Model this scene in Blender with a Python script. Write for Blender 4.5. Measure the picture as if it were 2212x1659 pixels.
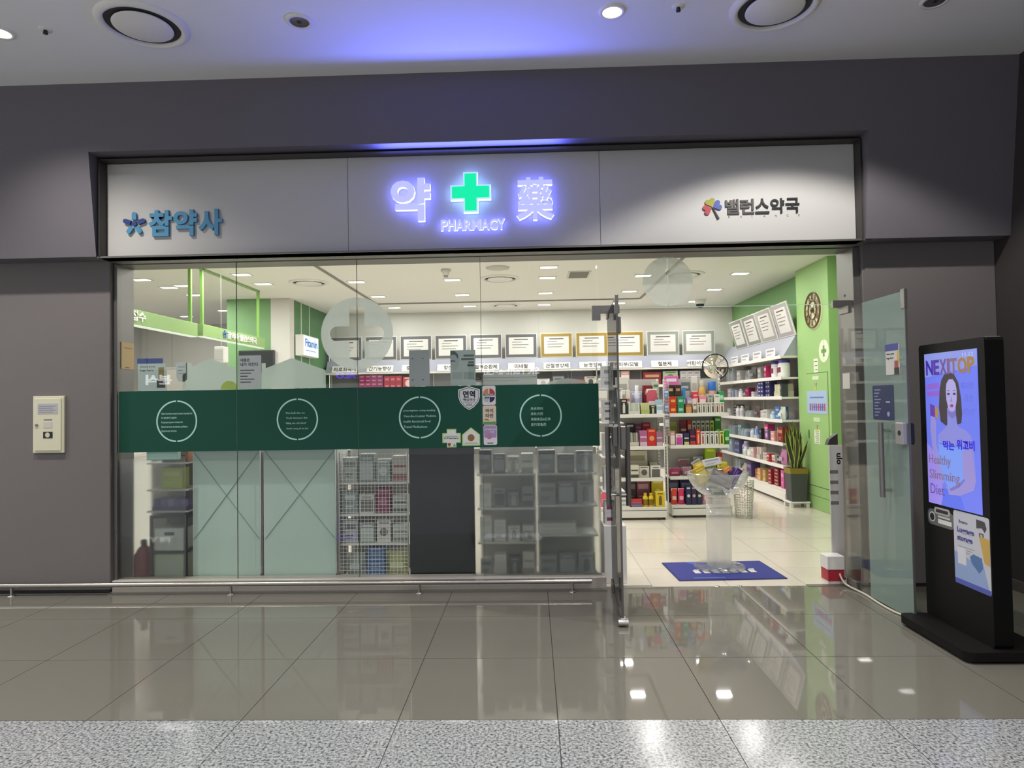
import bpy, math, random
from mathutils import Vector, Matrix

for o in list(bpy.data.objects):
    bpy.data.objects.remove(o)
SC = bpy.context.scene
COL = SC.collection
random.seed(7)

# ------------------------------------------------------------------ camera
# metres; camera stands at the origin of X/Y, the shop glass is the plane Y = 5.72
F_PX, YAW, PITCH, ROLL = 1430.0, -0.0301, 0.0262, -0.0163
cam = bpy.data.cameras.new('camera')
cam.sensor_fit = 'HORIZONTAL'; cam.sensor_width = 36.0
cam.lens = F_PX / 2212.0 * 36.0
cam.clip_start = 0.05; cam.clip_end = 100
camo = bpy.data.objects.new('camera', cam); COL.objects.link(camo)
cy_, sy_, cp_, sp_ = math.cos(YAW), math.sin(YAW), math.cos(PITCH), math.sin(PITCH)
fw = Vector((sy_ * cp_, cy_ * cp_, sp_)); rt = Vector((cy_, -sy_, 0)); up = rt.cross(fw)
r2 = math.cos(ROLL) * rt + math.sin(ROLL) * up
u2 = -math.sin(ROLL) * rt + math.cos(ROLL) * up
camo.matrix_world = Matrix(((r2.x, u2.x, -fw.x, 0), (r2.y, u2.y, -fw.y, 0), (r2.z, u2.z, -fw.z, 1.6), (0, 0, 0, 1)))
SC.camera = camo

# ------------------------------------------------------------------ world, exposure, light levels
w = bpy.data.worlds.new('world'); SC.world = w; w.use_nodes = True
w.node_tree.nodes['Background'].inputs[0].default_value = (0.9, 0.93, 1.0, 1)
w.node_tree.nodes['Background'].inputs[1].default_value = 0.85
vs = SC.view_settings
vs.view_transform = 'Standard'; vs.look = 'None'; vs.gamma = 1.0; vs.use_curve_mapping = False
vs.exposure = 0.0
cyc = SC.cycles
cyc.transparent_max_bounces = 24; cyc.max_bounces = 6; cyc.diffuse_bounces = 3; cyc.glossy_bounces = 2; cyc.transmission_bounces = 4
cyc.adaptive_threshold = 0.06; cyc.caustics_reflective = False
HALL_SPOT_W = 140.0      # downlights out in the concourse
WALL_SPOT_W = 230.0      # downlights close to the shop front
SHOP_PANEL_W = 11.5      # each ceiling panel of the shop
HALL_Z, SHOP_Z = 4.28, 3.49
GY = 5.72                # glass plane

# ------------------------------------------------------------------ materials
def lin(c):
    if isinstance(c, str):
        c = c.lstrip('#'); c = [int(c[i:i + 2], 16) / 255 for i in (0, 2, 4)]
        c = [x / 12.92 if x <= 0.04045 else ((x + 0.055) / 1.055) ** 2.4 for x in c]
    return (c[0], c[1], c[2], 1.0)
MC = {}
def mat(col, rough=0.5, metal=0.0, emit=0.0, spec=0.5, noise=0.0, nscale=60.0, bump=0.0):
    key = (str(col), rough, metal, emit, spec, noise, nscale, bump)
    if key in MC: return MC[key]
    m = bpy.data.materials.new('m_%s' % str(col).strip('#')); m.use_nodes = True
    nt = m.node_tree; p = nt.nodes['Principled BSDF']
    p.inputs['Base Color'].default_value = lin(col)
    p.inputs['Roughness'].default_value = rough
    p.inputs['Metallic'].default_value = metal
    p.inputs['Specular IOR Level'].default_value = spec
    if emit:
        p.inputs['Emission Color'].default_value = lin(col)
        p.inputs['Emission Strength'].default_value = emit
        p.inputs['Base Color'].default_value = [x * 0.3 for x in lin(col)[:3]] + [1]
        if emit < 4.9 or emit >= 6.0 and emit != 7.0: m.cycles.emission_sampling = 'NONE'
    if noise or bump:
        tc = nt.nodes.new('ShaderNodeTexCoord'); nz = nt.nodes.new('ShaderNodeTexNoise')
        nz.inputs['Scale'].default_value = nscale; nz.inputs['Detail'].default_value = 4
        nt.links.new(tc.outputs['Object'], nz.inputs['Vector'])
        if noise:
            hs = nt.nodes.new('ShaderNodeHueSaturation'); mr = nt.nodes.new('ShaderNodeMapRange')
            mr.inputs['From Min'].default_value = 0.3; mr.inputs['From Max'].default_value = 0.7
            mr.inputs['To Min'].default_value = 1 - noise; mr.inputs['To Max'].default_value = 1 + noise
            nt.links.new(nz.outputs['Fac'], mr.inputs['Value']); nt.links.new(mr.outputs['Result'], hs.inputs['Value'])
            hs.inputs['Color'].default_value = lin(col)
            nt.links.new(hs.outputs['Color'], p.inputs['Base Color'])
        if bump:
            bp = nt.nodes.new('ShaderNodeBump'); bp.inputs['Strength'].default_value = bump; bp.inputs['Distance'].default_value = 0.002
            nt.links.new(nz.outputs['Fac'], bp.inputs['Height']); nt.links.new(bp.outputs['Normal'], p.inputs['Normal'])
    MC[key] = m
    return m
def glassmat(name, tint, base=0.022, gain=0.85, body=None, bodyfac=0.0):
    """thin architectural glass: tinted see-through, mirror reflection growing at grazing angles, optional printed film body"""
    if name in MC: return MC[name]
    m = bpy.data.materials.new(name); m.use_nodes = True; nt = m.node_tree; nt.nodes.clear()
    out = nt.nodes.new('ShaderNodeOutputMaterial'); tr = nt.nodes.new('ShaderNodeBsdfTransparent'); gl = nt.nodes.new('ShaderNodeBsdfGlossy')
    tr.inputs[0].default_value = lin(tint); gl.inputs['Roughness'].default_value = 0.0
    gl.inputs['Color'].default_value = (1, 1, 1, 1)
    lw = nt.nodes.new('ShaderNodeLayerWeight'); lw.inputs['Blend'].default_value = 0.5
    pw = nt.nodes.new('ShaderNodeMath'); pw.operation = 'POWER'; pw.inputs[1].default_value = 5
    ma = nt.nodes.new('ShaderNodeMath'); ma.operation = 'MULTIPLY_ADD'; ma.inputs[1].default_value = gain; ma.inputs[2].default_value = base
    nt.links.new(lw.outputs['Facing'], pw.inputs[0]); nt.links.new(pw.outputs[0], ma.inputs[0])
    under = tr.outputs[0]
    if body:
        df = nt.nodes.new('ShaderNodeBsdfDiffuse'); df.inputs[0].default_value = lin(body)
        tl = nt.nodes.new('ShaderNodeBsdfTranslucent'); tl.inputs[0].default_value = lin(body)
        md = nt.nodes.new('ShaderNodeMixShader'); md.inputs[0].default_value = 0.5
        nt.links.new(df.outputs[0], md.inputs[1]); nt.links.new(tl.outputs[0], md.inputs[2])
        mb = nt.nodes.new('ShaderNodeMixShader'); mb.inputs[0].default_value = bodyfac
        nt.links.new(tr.outputs[0], mb.inputs[1]); nt.links.new(md.outputs[0], mb.inputs[2]); under = mb.outputs[0]
    mx = nt.nodes.new('ShaderNodeMixShader')
    nt.links.new(ma.outputs[0], mx.inputs[0]); nt.links.new(under, mx.inputs[1]); nt.links.new(gl.outputs[0], mx.inputs[2])
    nt.links.new(mx.outputs[0], out.inputs[0])
    MC[name] = m
    return m
def frostmat(name, col, rough, haze=0.25):
    if name in MC: return MC[name]
    m = bpy.data.materials.new(name); m.use_nodes = True; p = m.node_tree.nodes['Principled BSDF']
    p.inputs['Base Color'].default_value = lin(col); p.inputs['Roughness'].default_value = rough
    p.inputs['Transmission Weight'].default_value = 1.0; p.inputs['IOR'].default_value = 1.25
    nt = m.node_tree; tl = nt.nodes.new('ShaderNodeBsdfTranslucent'); df = nt.nodes.new('ShaderNodeBsdfDiffuse'); a = nt.nodes.new('ShaderNodeMixShader'); b = nt.nodes.new('ShaderNodeMixShader')
    tl.inputs[0].default_value = lin(col); df.inputs[0].default_value = lin(col); a.inputs[0].default_value = 0.5; b.inputs[0].default_value = haze
    nt.links.new(tl.outputs[0], a.inputs[1]); nt.links.new(df.outputs[0], a.inputs[2]); nt.links.new(p.outputs[0], b.inputs[1]); nt.links.new(a.outputs[0], b.inputs[2])
    nt.links.new(b.outputs[0], nt.nodes['Material Output'].inputs[0])
    MC[name] = m
    return m
def granite(name, cols, scale, rough, spec=0.5):
    m = bpy.data.materials.new(name); m.use_nodes = True; nt = m.node_tree; p = nt.nodes['Principled BSDF']
    tc = nt.nodes.new('ShaderNodeTexCoord'); nz = nt.nodes.new('ShaderNodeTexNoise'); cr = nt.nodes.new('ShaderNodeValToRGB')
    ge = nt.nodes.new('ShaderNodeNewGeometry')
    nz.inputs['Scale'].default_value = scale; nz.inputs['Detail'].default_value = 3; nz.inputs['Roughness'].default_value = 0.7
    nt.links.new(ge.outputs['Position'], nz.inputs['Vector']); nt.links.new(nz.outputs['Fac'], cr.inputs['Fac'])
    e = cr.color_ramp.elements
    while len(e) < len(cols): e.new(0.5)
    for i, (pos, c) in enumerate(cols): e[i].position = pos; e[i].color = lin(c)
    nt.links.new(cr.outputs['Color'], p.inputs['Base Color'])
    p.inputs['Roughness'].default_value = rough; p.inputs['Specular IOR Level'].default_value = spec
    return m

M_WALL = mat('#736d6c', 0.75, noise=0.05, nscale=180, bump=0.15)
M_FASCIA = mat('#68646a', 0.75, noise=0.05, nscale=180, bump=0.15)
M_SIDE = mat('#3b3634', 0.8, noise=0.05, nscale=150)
M_HCEIL = mat('#eeeef0', 0.9, noise=0.02, nscale=200, bump=0.1)
M_SCEIL = mat('#efede8', 0.9)
M_TILE = granite('concourse_tile', [(0.25, '#6e6b63'), (0.55, '#78756c'), (0.8, '#817e75')], 260, 0.03)
M_GRAN = granite('speckled_granite', [(0.36, '#3f4145'), (0.47, '#8d9093'), (0.60, '#b9bbbb')], 70, 0.16)
M_GROUT = mat('#4a4640', 0.8)
M_STILE = granite('shop_tile', [(0.3, '#ddd4c6'), (0.7, '#e6ded1')], 60, 0.14)
M_SGROUT = mat('#a79f92', 0.7)
M_KERB = granite('kerb_stone', [(0.3, '#b5aea5'), (0.7, '#c4bdb3')], 120, 0.35)
M_SWALL = mat('#e4e2da', 0.85)
M_GREEN = mat('#7aa66c', 0.6); M_LGREEN = mat('#9cc47c', 0.55)
M_LIME = mat('#8fb26a', 0.5)
M_STEEL = mat('#b4b0a8', 0.28, 1.0); M_CHROME = mat('#d8d6d0', 0.12, 1.0)
M_BRUSH = mat('#8b8884', 0.42, 0.85); M_DSTEEL = mat('#6d6a68', 0.5, 0.5)
M_PANEL = mat('#c2c0bc', 0.5, 0.0, noise=0.03, nscale=220)
M_FRAME = mat('#4b4844', 0.5, 0.5)
M_JAMB = mat('#7c7a77', 0.4, 0.6)
M_WHITE = mat('#eceae6', 0.5); M_OFFW = mat('#d9d6cf', 0.55)
M_BLACK = mat('#15151a', 0.5); M_DARK = mat('#2b2a2c', 0.55)
M_GLASS = glassmat('clear_glass', (0.968, 0.983, 0.975))
M_BAND = mat('#104c3c', 0.55, spec=0.3)
M_MINT = mat('#b9e4d6', 0.6)

# ------------------------------------------------------------------ mesh builder
TXT = bpy.data.curves.new('txt', 'FONT'); TXTO = bpy.data.objects.new('txt', TXT)
def text_mesh(s, res, off):
    TXT.body = s; TXT.resolution_u = res; TXT.extrude = 0.05; TXT.offset = off
    me = TXTO.to_mesh()
    vs_ = [v.co.copy() for v in me.vertices]; fs = [tuple(p.vertices) for p in me.polygons]; ns = [p.normal.z for p in me.polygons]
    TXTO.to_mesh_clear()
    return vs_, fs, ns
class B:
    def __init__(s): s.v = []; s.f = []; s.m = []; s.sm = []; s.mats = []
    def mi(s, m):
        if m not in s.mats: s.mats.append(m)
        return s.mats.index(m)
    def add(s, vs_, fs, m, smooth=False):
        o = len(s.v); s.v += [Vector(v) for v in vs_]; k = s.mi(m)
        for f in fs: s.f.append([o + i for i in f]); s.m.append(k); s.sm.append(smooth)
        return s
    def box(s, x0, x1, y0, y1, z0, z1, m):
        x0, x1 = min(x0, x1), max(x0, x1); y0, y1 = min(y0, y1), max(y0, y1); z0, z1 = min(z0, z1), max(z0, z1)
        return s.add([(x0, y0, z0), (x1, y0, z0), (x1, y1, z0), (x0, y1, z0), (x0, y0, z1), (x1, y0, z1), (x1, y1, z1), (x0, y1, z1)],
              [(3, 2, 1, 0), (4, 5, 6, 7), (0, 1, 5, 4), (1, 2, 6, 5), (2, 3, 7, 6), (3, 0, 4, 7)], m)
    def bev(s, x0, x1, y0, y1, z0, z1, m, b=0.004):
        """box with chamfered edges"""
        X = (x0, x1); Y = (y0, y1); Z = (z0, z1); vs_ = []; idx = {}
        for i in (0, 1):
            for j in (0, 1):
                for k in (0, 1):
                    sx, sy, sz = (1, -1)[i], (1, -1)[j], (1, -1)[k]
                    for a in range(3):
                        p = [X[i] + sx * b, Y[j] + sy * b, Z[k] + sz * b]
                        p[a] = (X[i], Y[j], Z[k])[a]
                        idx[(i, j, k, a)] = len(vs_); vs_.append(p)
        fs = []
        for a in range(3):
            o1, o2 = [q for q in range(3) if q != a]
            for sd in (0, 1):
                loop = []
                for (p, q) in ((0, 0), (1, 0), (1, 1), (0, 1)):
                    c = [0, 0, 0]; c[a] = sd; c[o1] = p; c[o2] = q
                    loop.append(idx[(c[0], c[1], c[2], a)])
                flip = (sd == 0) ^ (a == 1)
                fs.append(loop[::-1] if flip else loop)
        for a in range(3):      # edges along axis a
            o1, o2 = [q for q in range(3) if q != a]
            for p in (0, 1):
                for q in (0, 1):
                    def g(t, face):
                        c = [0, 0, 0]; c[a] = t; c[o1] = p; c[o2] = q
                        return idx[(c[0], c[1], c[2], face)]
                    loop = [g(0, o1), g(1, o1), g(1, o2), g(0, o2)]
                    fs.append(loop)
        for i in (0, 1):
            for j in (0, 1):
                for k in (0, 1):
                    fs.append([idx[(i, j, k, a)] for a in range(3)])
        c = Vector(((x0 + x1) / 2, (y0 + y1) / 2, (z0 + z1) / 2))
        out = []
        for f in fs:
            P = [Vector(vs_[t]) for t in f]; n = (P[1] - P[0]).cross(P[2] - P[0]); ctr = sum(P, Vector()) / len(P)
            out.append(f if n.dot(ctr - c) > 0 else f[::-1])
        return s.add(vs_, out, m)
    def prism(s, poly, pl, lo, hi, m, side=None, smooth=False):
        """2-D outline pushed along the third axis; pl = 'xz' (along y), 'xy' (along z) or 'yz' (along x)"""
        def P(a, b, t): return {'xz': (a, t, b), 'xy': (a, b, t), 'yz': (t, a, b)}[pl]
        n = len(poly)
        area = sum(poly[i][0] * poly[(i + 1) % n][1] - poly[(i + 1) % n][0] * poly[i][1] for i in range(n))
        if area < 0: poly = poly[::-1]
        vs_ = [P(a, b, lo) for a, b in poly] + [P(a, b, hi) for a, b in poly]
        A = list(range(n)); Bk = [n + i for i in range(n)]
        sd = [(i, (i + 1) % n, n + (i + 1) % n, n + i) for i in range(n)]
        if pl == 'xz':
            s.add(vs_, [A, Bk[::-1]], m); s.add(vs_, [f[::-1] for f in sd], side or m, smooth)
        else:
            s.add(vs_, [A[::-1], Bk], m); s.add(vs_, sd, side or m, smooth)
        return s
    def lathe(s, cx, cy, prof, m, seg=20, smooth=True):
        vs_ = []; fs = []
        for r, z in prof:
            for i in range(seg):
                a = 2 * math.pi * i / seg; vs_.append((cx + r * math.cos(a), cy + r * math.sin(a), z))
        for k in range(len(prof) - 1):
            for i in range(seg):
                j = (i + 1) % seg; fs.append((k * seg + i, k * seg + j, (k + 1) * seg + j, (k + 1) * seg + i))
        s.add(vs_, fs, m, smooth)
        if prof[0][0] > 1e-4: s.add(vs_[:seg], [list(range(seg))[::-1]], m)
        if prof[-1][0] > 1e-4: s.add(vs_[-seg:], [list(range(seg))], m)
        return s
    def tube(s, pts, r, m, seg=8, closed=False):
        pts = [Vector(p) for p in pts]; n = len(pts); vs_ = []; fs = []
        up0 = Vector((0, 0, 1))
        for i, p in enumerate(pts):
            if closed: d = pts[(i + 1) % n] - pts[i - 1]
            else: d = pts[min(i + 1, n - 1)] - pts[max(i - 1, 0)]
            d.normalize(); a = d.cross(up0)
            if a.length < 1e-3: a = d.cross(Vector((0, 1, 0)))
            a.normalize(); b = a.cross(d)
            for k in range(seg):
                t = 2 * math.pi * k / seg; vs_.append(p + r * (math.cos(t) * a + math.sin(t) * b))
        for i in range(n if closed else n - 1):
            j = (i + 1) % n
            for k in range(seg):
                l = (k + 1) % seg; fs.append((i * seg + k, i * seg + l, j * seg + l, j * seg + k))
        s.add(vs_, fs, m, True)
        if not closed: s.add(vs_[:seg], [list(range(seg))], m); s.add(vs_[-seg:], [list(range(seg))[::-1]], m)
        return s
    def quad(s, p, m): return s.add(p, [list(range(len(p)))], m)
    def text(s, t, m, o, r, u, wd=None, ht=None, ext=0.001, off=0.0, res=2, side=None, center=False):
        """lettering; o = lower-left corner of the written box, r/u = reading and up directions"""
        vs_, fs, ns = text_mesh(t, res, off)
        if not vs_: return s
        x0 = min(v.x for v in vs_); x1 = max(v.x for v in vs_); y0 = min(v.y for v in vs_); y1 = max(v.y for v in vs_)
        sx = wd / (x1 - x0) if wd else None; sy = ht / (y1 - y0) if ht else None
        sx = sx or sy; sy = sy or sx
        r = Vector(r); u = Vector(u); n = r.cross(u); o = Vector(o)
        if center: o = o - r * (x1 - x0) * sx / 2 - u * (y1 - y0) * sy / 2
        vv = [o + r * (v.x - x0) * sx + u * (v.y - y0) * sy + n * (ext if v.z > 0 else 0.0) for v in vs_]
        s.add(vv, [f for f, k in zip(fs, ns) if abs(k) > 0.5], m)
        s.add(vv, [f for f, k in zip(fs, ns) if abs(k) <= 0.5], side or m)
        return s
    def xf(s, M): s.v = [M @ v for v in s.v]; return s
    def build(s, name, parent=None, org=None, local=False):
        if org is None: org = ORG.get(parent.name, Vector((0, 0, 0))) if parent else Vector((0, 0, 0))
        org = Vector(org)
        me = bpy.data.meshes.new(name)
        vv = s.v if local else [v - org for v in s.v]
        me.from_pydata([tuple(v) for v in vv], [], s.f)
        for m in s.mats: me.materials.append(m)
        me.polygons.foreach_set('material_index', s.m); me.polygons.foreach_set('use_smooth', s.sm)
        me.update()
        o = bpy.data.objects.new(name, me); COL.objects.link(o)
        if parent: o.parent = parent
        else: o.location = org
        ORG[o.name] = org
        return o
ORG = {}
def tag(o, label=None, cat=None, group=None, kind=None):
    if label: o['label'] = label
    if cat: o['category'] = cat
    if group: o['group'] = group
    if kind: o['kind'] = kind
    return o
def thing(name, label, cat, loc=(0, 0, 0), group=None, rz=0.0):
    o = bpy.data.objects.new(name, None); COL.objects.link(o); o.location = loc; o.rotation_euler = (0, 0, rz)
    o.empty_display_size = 0.1; ORG[o.name] = Vector(loc)
    return tag(o, label, cat, group)
def struct(o): return tag(o, kind='structure')
def structE(name, loc=(0, 0, 0)):
    o = bpy.data.objects.new(name, None); COL.objects.link(o); o.location = loc; ORG[o.name] = Vector(loc); return struct(o)
def inst(me, name, parent=None, loc=(0, 0, 0), rz=0.0):
    o = bpy.data.objects.new(name, me); COL.objects.link(o)
    loc = Vector(loc)
    if parent: o.parent = parent; loc = loc - ORG.get(parent.name, Vector())
    o.location = loc; o.rotation_euler = (0, 0, rz); return o
def circ(cx, cy, r, n=40, a0=0.0, a1=2 * math.pi):
    full = abs(a1 - a0 - 2 * math.pi) < 1e-6
    return [(cx + r * math.cos(a0 + (a1 - a0) * i / (n if full else n - 1)), cy + r * math.sin(a0 + (a1 - a0) * i / (n if full else n - 1))) for i in range(n)]
def rrect(x0, x1, y0, y1, r, n=5):
    p = []
    for cx, cy, a in ((x1 - r, y0 + r, -90), (x1 - r, y1 - r, 0), (x0 + r, y1 - r, 90), (x0 + r, y0 + r, 180)):
        for i in range(n): t = math.radians(a + 90 * i / (n - 1)); p.append((cx + r * math.cos(t), cy + r * math.sin(t)))
    return p
XR = (1, 0, 0); ZU = (0, 0, 1)
def lamp(name, kind, loc, power, color=(1, 1, 1), size=0.1, size_y=None, spot=None, rot=(0, 0, 0), blend=0.5):
    l = bpy.data.lights.new(name, kind); l.energy = power; l.color = color
    if kind == 'AREA':
        l.size = size
        if size_y: l.shape = 'RECTANGLE'; l.size_y = size_y
    else: l.shadow_soft_size = size
    if kind == 'SPOT': l.spot_size = spot; l.spot_blend = blend
    o = bpy.data.objects.new(name, l); COL.objects.link(o); o.location = loc; o.rotation_euler = rot
    return o
ORD = ['first', 'second', 'third', 'fourth', 'fifth', 'sixth', 'seventh', 'eighth', 'ninth', 'tenth', 'eleventh', 'twelfth', 'thirteenth', 'fourteenth', 'fifteenth', 'sixteenth']

# ================================================================== CONCOURSE
HX0, HX1, HY0 = -10.0, 3.9, -9.0
JX = [-2.313 + 0.8048 * k for k in range(-9, 9)]
JY = [3.368 + 0.798 * k for k in range(-5, 3)]
fl_ = struct(B().box(HX0, HX1, HY0, 5.9, -0.12, -0.006, M_GROUT).build('floor'))
G = 0.0022
def tile_mesh(x0, x1, y0, y1, m, name):
    b = B().box(x0 + G, x1 - G, y0 + G, y1 - G, -0.02, 0.0, m); me = b.build(name, org=((x0 + x1) / 2, (y0 + y1) / 2, 0))
    d = me.data; bpy.data.objects.remove(me); return d
tm = {}
rows = [(JY[i], JY[i + 1]) for i in range(len(JY) - 1)] + [(JY[-1], 5.72)]
cols = [(JX[i], JX[i + 1]) for i in range(len(JX) - 1)]
cols = [(a, min(b, HX1)) for a, b in cols if a < HX1 - 0.05 and a > -7.5]
for y0, y1 in rows:
    for x0, x1 in cols:
        gr = y1 < 3.4; k = (round(x1 - x0, 3), round(y1 - y0, 3), gr)
        if k not in tm: tm[k] = tile_mesh(x0, x1, y0, y1, M_GRAN if gr else M_TILE, 'tile')
        inst(tm[k], 'tile', fl_, ((x0 + x1) / 2, (y0 + y1) / 2, 0))
b = B()
b.box(HX0, HX1, HY0, JY[0] - G, -0.02, 0, M_GRAN); b.box(HX0, cols[0][0] - G, JY[0], 5.72, -0.02, 0, M_TILE)
tag(b.build('outer_paving', fl_), kind='stuff')

struct(B().box(HX0, HX1 + 0.3, HY0, 5.9, HALL_Z, HALL_Z + 0.15, M_HCEIL).build('ceiling'))
# side wall on the right, running towards the viewer, with its skirting
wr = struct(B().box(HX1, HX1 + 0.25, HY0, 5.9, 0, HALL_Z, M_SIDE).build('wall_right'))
struct(B().bev(HX1 - 0.012, HX1, HY0, 5.64, 0.0, 0.09, mat('#5b5550', 0.5), 0.003).build('baseboard_right'))
struct(B().bev(HX1 - 0.03, HX1, 5.02, 5.05, 1.9, 4.0, mat('#8d8a86', 0.4, 0.5), 0.004).build('trim_1'))

# front walls: lower returns beside the opening
def wall_with_base(name, x0, x1):
    b = B(); b.bev(x0, x1, 5.645, 5.95, 0.03, 2.92, M_WALL, 0.006); b.box(x0 + 0.012, x1 - 0.012, 5.665, 5.94, 0, 0.031, M_DARK)
    return struct(b.build(name))
wall_with_base('wall_front_left', HX0, -3.665)
wall_with_base('wall_front_right', 2.80, HX1)
# leaning fascia above, with the recess that holds the sign box
def fy_(z): return 5.456 - (z - 2.88) * 0.119
def fas(b, x0, x1, z0):
    b.prism([(fy_(z0), z0), (fy_(HALL_Z), HALL_Z), (5.95, HALL_Z), (5.95, z0)], 'yz', x0, x1, M_FASCIA)
b = B(); fas(b, HX0, -3.662, 2.88); fas(b, 2.742, HX1, 2.88); fas(b, -3.662, 2.742, 3.735)
b.box(-3.662, 2.742, 5.62, 5.95, 2.88, 3.735, M_DARK)
struct(b.build('wall_front_upper'))

# opening: jambs, head, kerb
b = B()
b.bev(-3.665, -3.634, 5.69, 5.94, 0.0, 2.866, M_JAMB, 0.003); b.box(-3.672, -3.662, 5.70, 5.93, 0, 2.866, M_DARK)
struct(b.build('trim_2'))
b = B()
b.bev(2.745, 2.80, 5.69, 5.99, 0.0, 2.866, M_JAMB, 0.003)
b.tube([(2.7449, 5.85, 2.475), (2.742, 5.85, 2.475)], 0.012, M_DARK, 10)
struct(b.build('trim_3'))
b = B()
b.box(-3.665, 2.80, 5.47, 5.712, 2.868, 2.885, M_JAMB); b.box(-3.665, 2.80, 5.712, 5.728, 2.872, 2.885, M_DARK)
b.bev(-3.634, 2.745, 5.728, 5.95, 2.862, 2.90, M_JAMB, 0.003)
struct(b.build('trim_4'))
b = B(); b.bev(-3.66, 0.60, 5.655, 5.80, 0.0, 0.104, M_KERB, 0.004); b.box(-3.66, 0.60, 5.60, 5.656, 0.0, 0.012, M_TILE)
struct(b.build('trim_5'))

# ------------------------------------------------------------------ glazing
Y0g, Y1g = GY - 0.006, GY + 0.006
GX = [-3.632, -2.582, -1.516, -0.434, 0.573]
M_FROST = frostmat('frosted_film', '#eaecea', 0.22, 0.07)
TXTS = [
 ('Приготовление лекарственных препаратов|по рецепту врача|Безрецептурные лекарства|Биологически активные добавки|Дорожная аптека', -3.115, -3.20),
 ('Phát thuốc theo toa|Thuốc không kê đơn|Nâng cao sức khoẻ|Thuốc mang đi du lịch', -2.047, None),
 ('prescription compounding|Over-the-Counter Medicine|health functional food|Travel Medications', -0.976, None),
 ('处方调剂|非处方药|保健食品&红参|旅行常备药', 0.071, None)]
for i in range(4):
    w_ = structE('window_%d' % (i + 1), ((GX[i] + GX[i + 1]) / 2, GY, 0.104))
    x0, x1 = GX[i] + 0.0015, GX[i + 1] - 0.0015
    B().box(x0, x1, Y0g, Y1g, 0.104, 2.872, M_GLASS).build('glass_pane', w_)
    if i: B().box(x0 - 0.003, x0, Y0g, Y1g, 0.104, 2.872, mat('#6f7a74', 0.4)).build('silicone_joint', w_)
    fb = B().box(x0, x1, Y0g - 0.0012, Y0g - 0.0002, 1.207, 1.742, M_BAND).build('film_band', w_)
    t, cx, _ = TXTS[i]; cz = 1.474; r1, r0 = 0.182, 0.169; b = B()
    for a0 in (-88, 92):
        arc = [math.radians(a0 + 176 * k / 40) for k in range(41)]
        b.prism([(cx + r1 * math.cos(a), cz + r1 * math.sin(a)) for a in arc] + [(cx + r0 * math.cos(a), cz + r0 * math.sin(a)) for a in arc[::-1]], 'xz', Y0g - 0.0022, Y0g - 0.0012, M_MINT)
    b.build('split_ring', fb)
    L = t.split('|'); n = len(L); b = B(); step = 0.046 if n == 4 else 0.038
    wid = {0: [0.275, 0.135, 0.19, 0.232, 0.135], 1: [0.165, 0.19, 0.175, 0.195], 2: [0.275, 0.283, 0.232, 0.205], 3: [0.105, 0.105, 0.17, 0.13]}[i]
    xl = cx - {0: 0.137, 1: 0.10, 2: 0.14, 3: 0.085}[i]
    for k, s_ in enumerate(L):
        b.text(s_, M_MINT, (xl, Y0g - 0.0012, cz + step * (n - 1) / 2 - step * k - 0.009 - 0.012), XR, ZU, wid[k], 0.021 if i < 3 else 0.026, 0.001, 0.006, 1)
    b.build('lettering', fb)
    # frosted film below the band
    if i == 0: B().box(x0, -3.05, Y1g + 0.001, Y1g + 0.004, 0.104, 1.147, M_FROST).build('frosted_film', w_)
    if i == 2: B().box(-0.515, x1, Y1g + 0.001, Y1g + 0.004, 0.104, 1.147, M_FROST).build('frosted_film', w_)
    if i == 3: B().box(x0, x1, Y1g + 0.001, Y1g + 0.004, 0.104, 1.14, M_FROST).build('frosted_film', w_)
w_ = structE('window_5', (1.66, GY, 2.385))
B().box(0.576, 2.743, Y0g, Y1g, 2.388, 2.872, M_GLASS).build('glass_pane', w_)
B().box(0.60, 2.743, Y0g, Y1g, 2.384, 2.388, mat('#d6f2e2', 0.15)).build('polished_edge', w_)
# clamp fittings at the door head
b = B(); b.prism([(0.527, 2.287), (0.60, 2.287), (0.60, 2.345), (0.764, 2.345), (0.764, 2.412), (0.527, 2.412)], 'xz', GY - 0.02, GY + 0.02, M_BRUSH)
b.build('patch_fitting', w_)
b = B(); b.prism([(2.575, 2.352), (2.74, 2.352), (2.74, 2.414), (2.575, 2.414)], 'xz', GY - 0.02, GY + 0.02, M_BRUSH); b.build('patch_fitting', w_)

# round frosted cross decals
M_DECAL = glassmat('frosted_decal', (0.97, 0.98, 0.975), 0.03, 0.5, '#dfe6e0', 0.62)
M_DECAL2 = glassmat('thin_frosted_decal', (0.97, 0.98, 0.975), 0.03, 0.5, '#e2e4de', 0.42)
def cross_decal(cx, cz, R, hw, name, label, m, arm):
    # disc with a round-ended cross cut out, in four quarter pieces
    b = B(); yy = (Y0g - 0.0016, Y0g - 0.0004)
    e = arm; out = []
    hs = [(cx + math.cos(math.radians(a)), cz + math.sin(math.radians(a))) for a in range(0, 1)]
    # outline of the right half of the disc minus the cross, then mirrored
    for s in (1, -1):
        p = []
        for k in range(0, 33):
            a = math.radians(-90 + 180 * k / 32); p.append((cx + s * max(R * math.cos(a), 0.003), cz + R * math.sin(a)))
        q = [(cx + s * 0.003, cz + e), (cx + s * hw, cz + e), (cx + s * hw, cz + hw)]
        for k in range(0, 13):
            a = math.radians(90 - 180 * k / 12); q.append((cx + s * (e - hw + hw * math.cos(a)), cz + hw * math.sin(a)))
        q += [(cx + s * hw, cz - hw), (cx + s * hw, cz - e * 0.9), (cx + s * 0.003, cz - e)]
        b.prism(p + q, 'xz', yy[0], yy[1], m)
    o = b.build(name, org=(cx, GY - 0.007, cz))
    return tag(o, label, 'decal')
cross_decal(-1.517, 2.212, 0.316, 0.066, 'cross_decal', 'large round frosted decal with cut-out cross on the shop window', M_DECAL, 0.238)
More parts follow.
